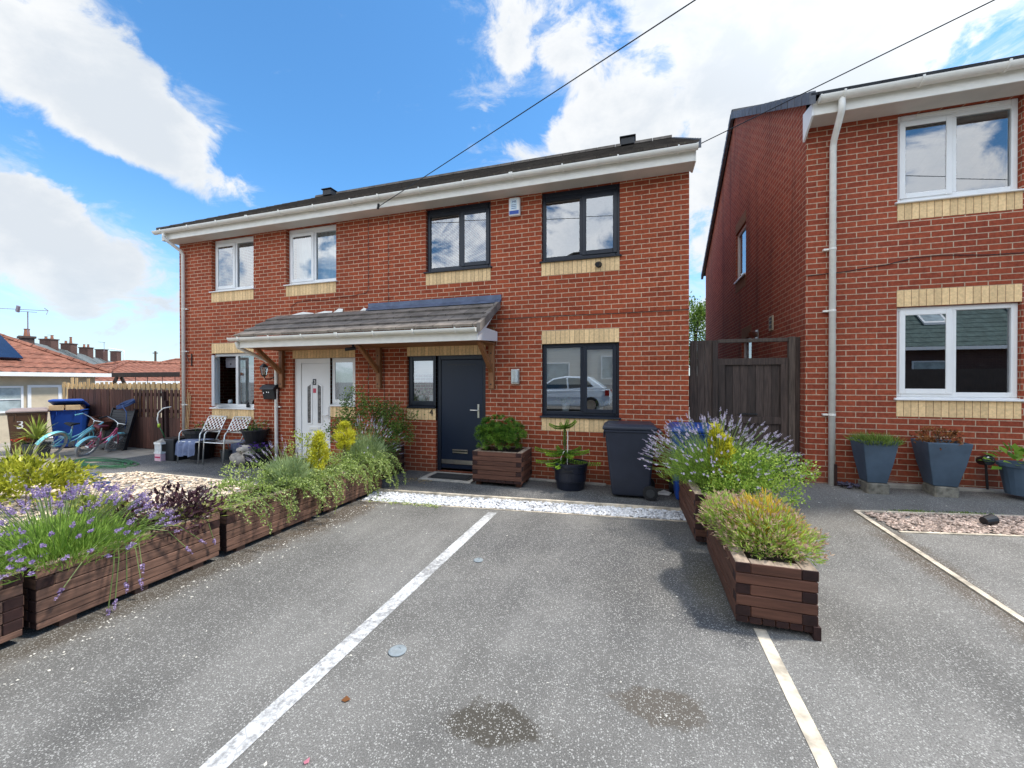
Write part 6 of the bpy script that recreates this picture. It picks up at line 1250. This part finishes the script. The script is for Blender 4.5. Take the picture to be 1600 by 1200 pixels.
# ------------------------------------------------------------------ background
def hip_house(name, label, cat, loc, rz, L, W, eave, ridge, mwall, mroof, base=-.5, wave=.0, group=None, oh=.35, gauge=.33):
    p = thing(name, label, cat, loc, (0, 0, rz), group); x0, x1, y0, y1 = -L / 2, L / 2, -W / 2, W / 2
    mb = MB(); mb.box(x0, x1, y0, y1, base, eave); build('wall', mb, mwall, p, local=True)
    D = W / 2 + oh; n = max(3, round(math.hypot(D, ridge - eave) / gauge)); ex, ey = L / 2 + oh, D; inset = min(D, ex - .01)
    mb = MB(); st = .075 if wave else 1.2
    for i in range(n):
        t0, t1 = i / n - (.12 / n if i else 0), (i + 1) / n
        for sgn in (-1, 1):
            m = max(2, int(2 * ex / (st if sgn < 0 else 1.2))); V = []
            for k in range(m + 1):
                u = -1 + 2 * k / m; xa = u * (ex - inset * max(t0, 0)); xb = u * (ex - inset * t1); wv = wave * math.sin(xa * 2 * PI / .3); wv2 = wave * math.sin(xb * 2 * PI / .3)
                ya, za = -ey + D * t0, eave + (ridge - eave) * t0; yb, zb = -ey + D * t1, eave + (ridge - eave) * t1
                V += [(xa, sgn * -ya if sgn > 0 else ya, za + .035 + wv - .03), (xa, sgn * -ya if sgn > 0 else ya, za + .035 + wv), (xb, sgn * -yb if sgn > 0 else yb, zb + .006 + wv2)]
            mb.add(V, [f for k in range(m) for f in ((3 * k, 3 * k + 3, 3 * k + 4, 3 * k + 1), (3 * k + 1, 3 * k + 4, 3 * k + 5, 3 * k + 2))])
            V = []
            for (t_, dz) in ((t0, .035), (t1, .006)): z = eave + (ridge - eave) * t_ + dz; xx = sgn * (ex - inset * t_); yy = ey - D * t_; V += [(xx, -yy, z), (xx, yy, z)]
            mb.add(V, [(0, 1, 3, 2)])
    build('roof', mb, mroof, p, local=True)
    mb = MB(); r0 = ex - inset
    for (a, b) in (((-ex, -ey, eave), (-r0, 0, ridge)), ((ex, -ey, eave), (r0, 0, ridge)), ((ex, ey, eave), (r0, 0, ridge)), ((-ex, ey, eave), (-r0, 0, ridge)), ((-r0, 0, ridge), (r0, 0, ridge))):
        a, b = Vector(a), Vector(b); k = max(1, int((b - a).length / .4))
        if (b - a).length < .1: continue
        for q in range(k): mb.tube([a.lerp(b, q / k) + Vector((0, 0, .03)), a.lerp(b, (q + .97) / k) + Vector((0, 0, .03))], [.10, .09], 6)
    build('hip_tiles', mb, mroof, p, local=True)
    mb = MB(); mb.box(-ex, ex, -ey - .07, -ey + .02, eave - .14, eave + .0); mb.box(ex - .02, ex + .07, -ey, ey, eave - .14, eave); build('gutter', mb, M_white, p, local=True)
    return p
def hh_window(p, x0, x1, y, z0, z1, bars=True, name='window'):
    mb = MB(); mb.frame(x0, x1, z0, z1, .06, y - .05, y - .002); 
    if bars: mb.box((x0 + x1) / 2 - .015, (x0 + x1) / 2 + .015, y - .045, y - .003, z0 + .06, z1 - .06); mb.box(x0 + .06, x1 - .06, y - .043, y - .004, (z0 + z1) / 2 - .015, (z0 + z1) / 2 + .015)
    f = build(name, mb, M_white, p, local=True); g = MB(); g.quad((x0 + .06, y - .02, z0 + .06), (x1 - .06, y - .02, z0 + .06), (x1 - .06, y - .02, z1 - .06), (x0 + .06, y - .02, z1 - .06)); build('pane', g, M_bgglass, f, local=True)
M_bgglass = M('pale_curtained_glass', (.36, .42, .42), .08, .25, 3, tint=0, spec=.6)
b1 = hip_house('bungalow', 'cream bungalow with red pantile roof and a solar panel at the far left', 'bungalow', (-25.2, -2.75, 0), R(90), 13.2, 7.7, 2.0, 4.6, M_cream, M_tiler, wave=.016)
hh_window(b1, 3.45, 4.62, -3.85, .60, 1.52); hh_window(b1, 2.2, 3.35, -3.85, .60, 1.52); mb = MB(); mb.frame(4.72, 5.6, -.4, 1.55, .09, -3.90, -3.852); dd = build('door_frame', mb, M_white, b1, local=True); mb = MB(); mb.box(4.81, 5.51, -3.88, -3.853, -.3, 1.45); build('door', mb, M_cream, b1, local=True)
mb = MB(); sl_ = (4.6 - 2.0) / 4.2
def roofpt(x, t, o): y = -4.2 + t; return (x, y - o * sl_, 2.0 + sl_ * t + o)
for (o0, o1) in ((.09, .13),):
    V = [roofpt(-1.5, .62, o0), roofpt(4.72, .62, o0), roofpt(4.72, 2.2, o0), roofpt(-1.5, 2.2, o0), roofpt(-1.5, .62, o1), roofpt(4.72, .62, o1), roofpt(4.72, 2.2, o1), roofpt(-1.5, 2.2, o1)]; mb.add(V, [(3, 2, 1, 0), (4, 5, 6, 7), (0, 1, 5, 4), (1, 2, 6, 5), (2, 3, 7, 6), (3, 0, 4, 7)], .5)
build('solar_panel', mb, M_solar, b1, local=True)
def Wp(u, v, w): return CAM + w * (FW + (u - 800) / FPX * RT - (v - 597) / FPX * UPV)
def stack(p, c, w_, d_, z0, z1, pots, m=None, ang=0.0):
    mt = Matrix.Translation((c[0], c[1], 0)) @ Matrix.Rotation(ang, 4, 'Z'); mb = MB(); mb.box(-w_ / 2, w_ / 2, -d_ / 2, d_ / 2, z0, z1 - .12, .5, 0, mt); mb.box(-w_ / 2 - .07, w_ / 2 + .07, -d_ / 2 - .07, d_ / 2 + .07, z1 - .12, z1, .5, 0, mt); s = build('chimney', mb, m or M_brickdist, p)
    for (o, h) in pots: q = mt @ Vector((o, 0, 0)); mb = MB(); mb.lathe([(.14, 0), (.11, h * .8), (.14, h)], (q.x, q.y, z1), 10); build('chimney_pot', mb, M_terra, s)
    return s
M_terra = M('terracotta', (.28, .12, .07), .8, .2, 5, tint=.2); M_oldbrk = M('sooty_brick', (.09, .06, .05), .9, .3, 8, tint=.2)
q = Wp(42, 540, 24.5); stack(b1, q, .8, .55, 2.5, float(Wp(42, 526, 24.5)[2]), [(.12, .45)], M_oldbrk, R(-17))
t = thing('tv_aerial', 'tall television aerial with a long boom above the dark chimney at the far left', 'aerial', tuple(q)); qa = Wp(44, 540, 24.4); mb = MB(); mb.tube([(qa[0], qa[1], 3.6), (qa[0], qa[1], float(Wp(44, 487, 24.4)[2]))], .03, 6); build('mast', mb, M('aerial_metal', (.28, .22, .25), .5, .1, 5, metal=.3, tint=0), t)
mb = MB(); mb.tube([Wp(-22, 481, 24.4), Wp(75, 486, 24.4)], .018, 5); mb.tube([Wp(30, 486.5, 24.4), Wp(58, 488.5, 24.4)], .015, 5); mb.tube([Wp(70, 482, 24.2), Wp(76, 486, 24.4), Wp(73, 492, 24.2)], .016, 5); mb.box(0, .22, -.05, .05, -.16, .22, .5, 0, Matrix.Translation(Wp(27, 483, 24.4)) @ Matrix.Rotation(R(20), 4, 'Y')); build('boom', mb, MATS['aerial_metal'], t)
b2 = hip_house('bungalow', 'red roofed bungalow just beyond the nearest one on the left', 'bungalow', (-27.5, 9.9, -.3), R(92), 9.5, 6.2, 2.0, 3.05, M_cream, M_tiler, wave=.016)
q3 = Wp(297, 600, 32); b3 = hip_house('bungalow', 'distant red hipped roof showing beside the corner of the white windowed house', 'bungalow', (float(q3[0]), float(q3[1]), 0), YAW + R(3), 9.2, 7.0, 1.7, 3.42, M_cream, M_tiler)
# terrace with chimneys
P0, P1 = Wp(60, 537, 44), Wp(204, 572, 88); dt = P1 - P0; dt[2] = 0; Lt = np.linalg.norm(dt); ut = dt / Lt; vt = np.array([-ut[1], ut[0], 0]); vt = vt if vt @ FW < 0 else -vt
tc_ = thing('terraced_houses', 'row of old terraced houses with grey slate roof and brick chimneys far left', 'terrace', tuple(P0 * [1, 1, 0]))
def rz_(s): return P0[2] + (P1[2] - P0[2]) * s / Lt
mb = MB(); nseg = 6
for i in range(nseg):
    s0, s1 = Lt * (i - .6) / (nseg - .6) if i else -6.0, Lt * (i + 1) / nseg; a, b = P0 + ut * s0, P0 + ut * s1; a[2] = rz_(s0); b[2] = rz_(s1)
    f0, f1 = a + vt * 4 - [0, 0, 2.9], b + vt * 4 - [0, 0, 2.9]; g0_, g1_ = a - vt * 4 - [0, 0, 2.9], b - vt * 4 - [0, 0, 2.9]; mb.add([f0, f1, b, a, g0_, g1_], [(0, 1, 2, 3), (3, 2, 5, 4)])
build('roof', mb, M_tileg, tc_)
a, b = P0 - ut * 6, P0 + ut * Lt; mb = MB(); V = []
for p_ in (a, b):
    zz = rz_(0 if p_ is a else Lt)
    for s in (1, -1): V += [(*(p_ + vt * s * 3.8)[:2], -3), (*(p_ + vt * s * 3.8)[:2], zz - 2.85)]
    V.append((p_[0], p_[1], zz - .1))
mb.add(V, [(0, 5, 6, 1), (2, 3, 8, 7), (0, 1, 4, 3, 2), (5, 7, 8, 9, 6)], .5); build('wall', mb, M_brickdist, tc_)
def s_at(px):
    lo, hi = -5.0, Lt
    for _ in range(50):
        mid = (lo + hi) / 2; d = P0 + ut * mid - CAM; u = 800 + FPX * (d @ RT) / (d @ FW); lo, hi = (mid, hi) if u < px else (lo, mid)
    return (lo + hi) / 2
for px, top, pots in ((77, 530, [(-.35, .3), (.35, .45)]), (108, 537, [(-.4, .35), (.25, .85)]), (135, 543, [(-.3, .45), (.3, .45)]), (159, 546, []), (181, 549, [])):
    s = s_at(px); c = P0 + ut * s; wd = (c - CAM) @ FW; stack(tc_, c, 1.3, .8, float(c[2]) - 1.6, float(CAM[2] + (597 - top) / FPX * wd), pots, ang=YAW)
for px, y0_, y1_, lb in ((83, 530, 524, 'thin aerial on the terrace chimney nearest the bungalow'), (163, 546, 535, 'thin aerial on the fourth terrace chimney')):
    wd = 55; t = thing('tv_aerial', lb, 'aerial', tuple(Wp(px, y0_, wd))); mb = MB(); mb.tube([Wp(px, y0_ + 4, wd), Wp(px, y1_, wd)], .03, 4); build('mast', mb, MATS['aerial_metal'], t); mb = MB(); mb.tube([Wp(px - 9, y1_ - .5, wd), Wp(px + 2, y1_ + .5, wd)], .025, 4); build('boom', mb, MATS['aerial_metal'], t)
t = thing('street_lamp', 'pale street lamp post in front of the far terrace', 'street lamp', tuple(Wp(193, 600, 48))); mb = MB(); a = Wp(193, 600, 48); mb.tube([(a[0], a[1], -2), Wp(193.5, 550, 48), Wp(193, 548, 48)], .09, 6); build('post', mb, M_white, t); mb = MB(); mb.tube([Wp(193, 548, 48), Wp(178, 546, 48), Wp(169, 544.5, 48)], [.06, .08, .05], 6); build('arm', mb, M_white, t)
t = thing('telegraph_pole', 'distant brown telegraph pole above the red hipped roof', 'pole', tuple(Wp(243, 600, 55))); mb = MB(); a = Wp(243, 600, 55); mb.tube([(a[0], a[1], -2), Wp(243, 549, 55)], [.16, .12], 8); build('post', mb, M_bark, t); mb = MB(); mb.tube([Wp(239, 552, 55), Wp(247, 552, 55)], .06, 6); build('cross_arm', mb, M_bark, t)
# tree beyond the gate
tr_ = thing('tree', 'leafy tree in the gap beyond the timber gate', 'tree', (1.9, 15.3, .3)); mb = MB()
for (c, r_, k) in (((2.0, 15.3, 3.9), (1.5, 1.2, 1.5), 120), ((1.5, 15.2, 4.9), (.8, .8, .9), 50), ((2.5, 15.4, 4.6), (.8, .7, .9), 50), ((2.9, 15.5, 3.2), (.9, .8, .9), 40), ((.9, 15.2, 3.3), (.9, .8, .9), 40)): bush_mb(c, r_, k, 22, .15, .075, mb=mb, zmin=-.9, rc=.3)
build('crown', mb, G_tree, tr_); mb = MB(); mb.tube([(1.9, 15.3, .2), (1.95, 15.3, 2.0), (2.0, 15.3, 4.2)], [.16, .12, .05], 8)
for (x, y, z) in ((1.3, 15.2, 4.4), (2.7, 15.5, 4.2), (2.1, 15.0, 4.9), (1.2, 15.5, 3.4)): mb.tube([(1.95, 15.3, 2.2), ((1.95 + x) / 2, (15.3 + y) / 2, (2.2 + z) / 2 + .1), (x, y, z)], [.07, .05, .02], 6)
build('trunk', mb, M_bark, tr_)
tag(build('back_fence', MB().box(-1, 6, 17.5, 17.54, .2, 2.0), M_gate, base=(2, 17.5, .2)), 'dark board fence across the far end of the gap', 'fence')
# overhead telephone lines from a street pole
POLE = CAM + 10 * np.array([2.0, -.425, .529]); t = thing('telegraph_pole', 'tall timber telephone pole out on the street to the right', 'pole', (float(POLE[0]), float(POLE[1]), 0)); mb = MB(); mb.tube([(POLE[0], POLE[1], -.2), (POLE[0], POLE[1], POLE[2] + .3)], [.15, .11], 10); build('post', mb, M_bark, t); mb = MB(); mb.box(POLE[0] - .08, POLE[0] + .08, POLE[1] - .3, POLE[1] + .3, POLE[2] - .05, POLE[2] + .05); build('cap', mb, M_black, t)
def overhead(label, a, r=.0065, sag=.06):
    a = np.array(a, float); pts = [a + (POLE - a) * s - np.array([0, 0, 4 * sag * s * (1 - s)]) for s in np.linspace(0, 1, 30)]; mb = MB(); mb.tube(pts, r, 5); mb.tube([a + [-.02, .0, -.04], a + [.0, .0, .05]], .02, 5); return tag(build('telephone_line', mb, M_black, base=tuple(a)), label, 'cable', 'overhead telephone lines')
overhead('overhead telephone line fixed to the eaves at the middle of the pair', (-5.16, -.33, 4.80)); overhead('overhead telephone line fixed to the roof corner nearest the gate', (.07, -.30, 5.00))

# ------------------------------------------------------------------ across the street (seen mirrored in the panes)
M_dash = M('grey_pebbledash', (.66, .60, .51), .95, .1, 40, bump=.5, bscale=80, tint=0)
op = hip_house('rendered_house', 'pale rendered house across the street behind the camera', 'house', (-3.2, -17.6, .44), R(180), 10.5, 8, 5.1, 8.9, M_dash, M_tile, base=-.6)
for (x0, x1, z0, z1) in ((-1.35, -.75, 1.35, 2.5), (.8, 2.6, .9, 2.2), (-3.8, -2.2, .9, 2.2), (-3.6, -2.4, 3.5, 4.7), (1, 2.4, 3.5, 4.7)): hh_window(op, x0, x1, -4.0, z0, z1, bars=False)
M_greenroof = TILE('green_grey_tile', (.10, .14, .125), (.085, .12, .105), (.04, .05, .045), .33)
op2 = hip_house('bungalow', 'brick bungalow with green grey roof and roof windows, behind the camera to the right', 'bungalow', (13.5, -20.5, .5), R(180), 17, 9, 2.7, 7.2, M_brickdist, M_greenroof, base=-.6)
for x in (-5.2, -2.2, 1.2, 4.4):
    mb = MB(); yy, zz = -4.85 + 1.6, 2.7 + 4.5 * 1.6 / 4.85; d_ = 4.5 / 4.85; q = lambda u, v, o: (x + u, yy + v, zz + v * d_ + o)
    mb.add([q(-.45, -.5, .06), q(.45, -.5, .06), q(.45, .5, .06), q(-.45, .5, .06), q(-.45, -.5, .16), q(.45, -.5, .16), q(.45, .5, .16), q(-.45, .5, .16)], [(3, 2, 1, 0), (4, 5, 6, 7), (0, 1, 5, 4), (1, 2, 6, 5), (2, 3, 7, 6), (3, 0, 4, 7)], .5); rw = build('roof_window', mb, M_white, op2, local=True)
    mb = MB(); mb.add([q(-.37, -.42, .165), q(.37, -.42, .165), q(.37, .42, .165), q(-.37, .42, .165)], [(0, 1, 2, 3)]); build('pane', mb, M_bgglass, rw, local=True)
for x0 in (-6.5, -3.0, 1.0, 5.0): hh_window(op2, x0, x0 + 1.5, -4.5, .9, 2.1, bars=False)
tag(build('board_fence', MB().box(3.5, 24, -14.6, -14.55, .3, 2.2), M_gate, base=(13, -14.6, .4)), 'dark board fence across the street behind the camera', 'fence')
def car(label, loc, rz, paint):
    p = thing('parked_car', label, 'car', loc, (0, 0, rz)); W = .84
    low = [(-1.98, .28), (-2.0, .52), (-1.9, .68), (-1.0, .88), (1.55, .95), (1.92, .92), (2.0, .62), (1.97, .28), (1.62, .22), (-1.62, .22)]
    mb = MB(); n = len(low); V = [(x, s * (W if .4 < z < .9 else W - .06), z) for s in (-1, 1) for x, z in low]; mb.add(V, [tuple(range(n)), tuple(range(n, 2 * n))[::-1]] + [(i, n + i, n + (i + 1) % n, (i + 1) % n) for i in range(n)], .5)
    body = build('body', mb, paint, p, local=True, bevel=.07, seg=3)
    top = [(-1.05, .87), (-.35, 1.36), (.2, 1.46), (1.15, 1.43), (1.80, .96)]; V = [(x, s * (W - .05 - (z - .87) * .30), z) for s in (-1, 1) for x, z in top]; n = len(top)
    mb = MB(); mb.add(V, [tuple(range(n)), tuple(range(n, 2 * n))[::-1]] + [(i, n + i, n + i + 1, i + 1) for i in range(n - 1)], .5); build('cabin', mb, paint, body, local=True, bevel=.05, seg=3)
    for s in (-1, 1):
        mb = MB(); g = lambda x, z: (x, s * (W - .04 - (z - .87) * .30 + .008), z); mb.add([g(-.85, .94), g(-.28, 1.32), (g(.22, 1.39)), g(.30, .97)], [(0, 1, 2, 3)]); mb.add([g(.36, .97), g(.30, 1.39), g(1.0, 1.36), g(1.35, 1.04)], [(0, 1, 2, 3)]); build('side_window', mb, M_carglass, p, local=True)
        for x in (-1.25, 1.25):
            mb = MB(); mb.lathe([(.30, -.09), (.315, -.07), (.315, .07), (.30, .09)], (x, s * (W - .06), .31), 24, axis='y'); wl = build('wheel', mb, M_rubber, p, local=True); mb = MB(); mb.lathe([(.20, -.098), (.20, .098)], (x, s * (W - .06), .31), 16, axis='y'); build('rim', mb, M_chrome, wl, local=True)
        mb = MB(); mb.box(1.80, 1.96, s * (W - .03) - .05, s * (W - .03) + .02, .68, .90); build('tail_light', mb, M('tail_red', (.30, .02, .02), .2, .1, 5, tint=0) if 'tail_red' not in MATS else MATS['tail_red'], p, local=True)
        mb = MB(); mb.box(-.78, -.62, s * W, s * (W + .16) if s > 0 else s * (W + .16), .95, 1.07) if s > 0 else mb.box(-.78, -.62, -(W + .16), -W, .95, 1.07); build('wing_mirror', mb, paint, p, local=True)
    mb = MB(); mb.add([(-1.0, -W + .12, .92), (-1.0, W - .12, .92), (-.38, W - .22, 1.35), (-.38, -W + .22, 1.35)], [(0, 1, 2, 3)]); build('windscreen', mb, M_carglass, p, local=True)
    return p
M_carglass = M('car_glass', (.02, .03, .035), .05, .1, 5, tint=0, spec=.8)
car('pale blue hatchback parked across the street behind the camera', (-3.75, -10.4, .44), 0, M('pale_car_paint', (.68, .77, .84), .25, .03, 5, tint=0, coat=.6))

car('silver hatchback parked across the street behind the camera, farther right', (14.6, -11.6, .44), 0, M('silver_car_paint', (.52, .54, .55), .25, .03, 5, tint=0, coat=.6))
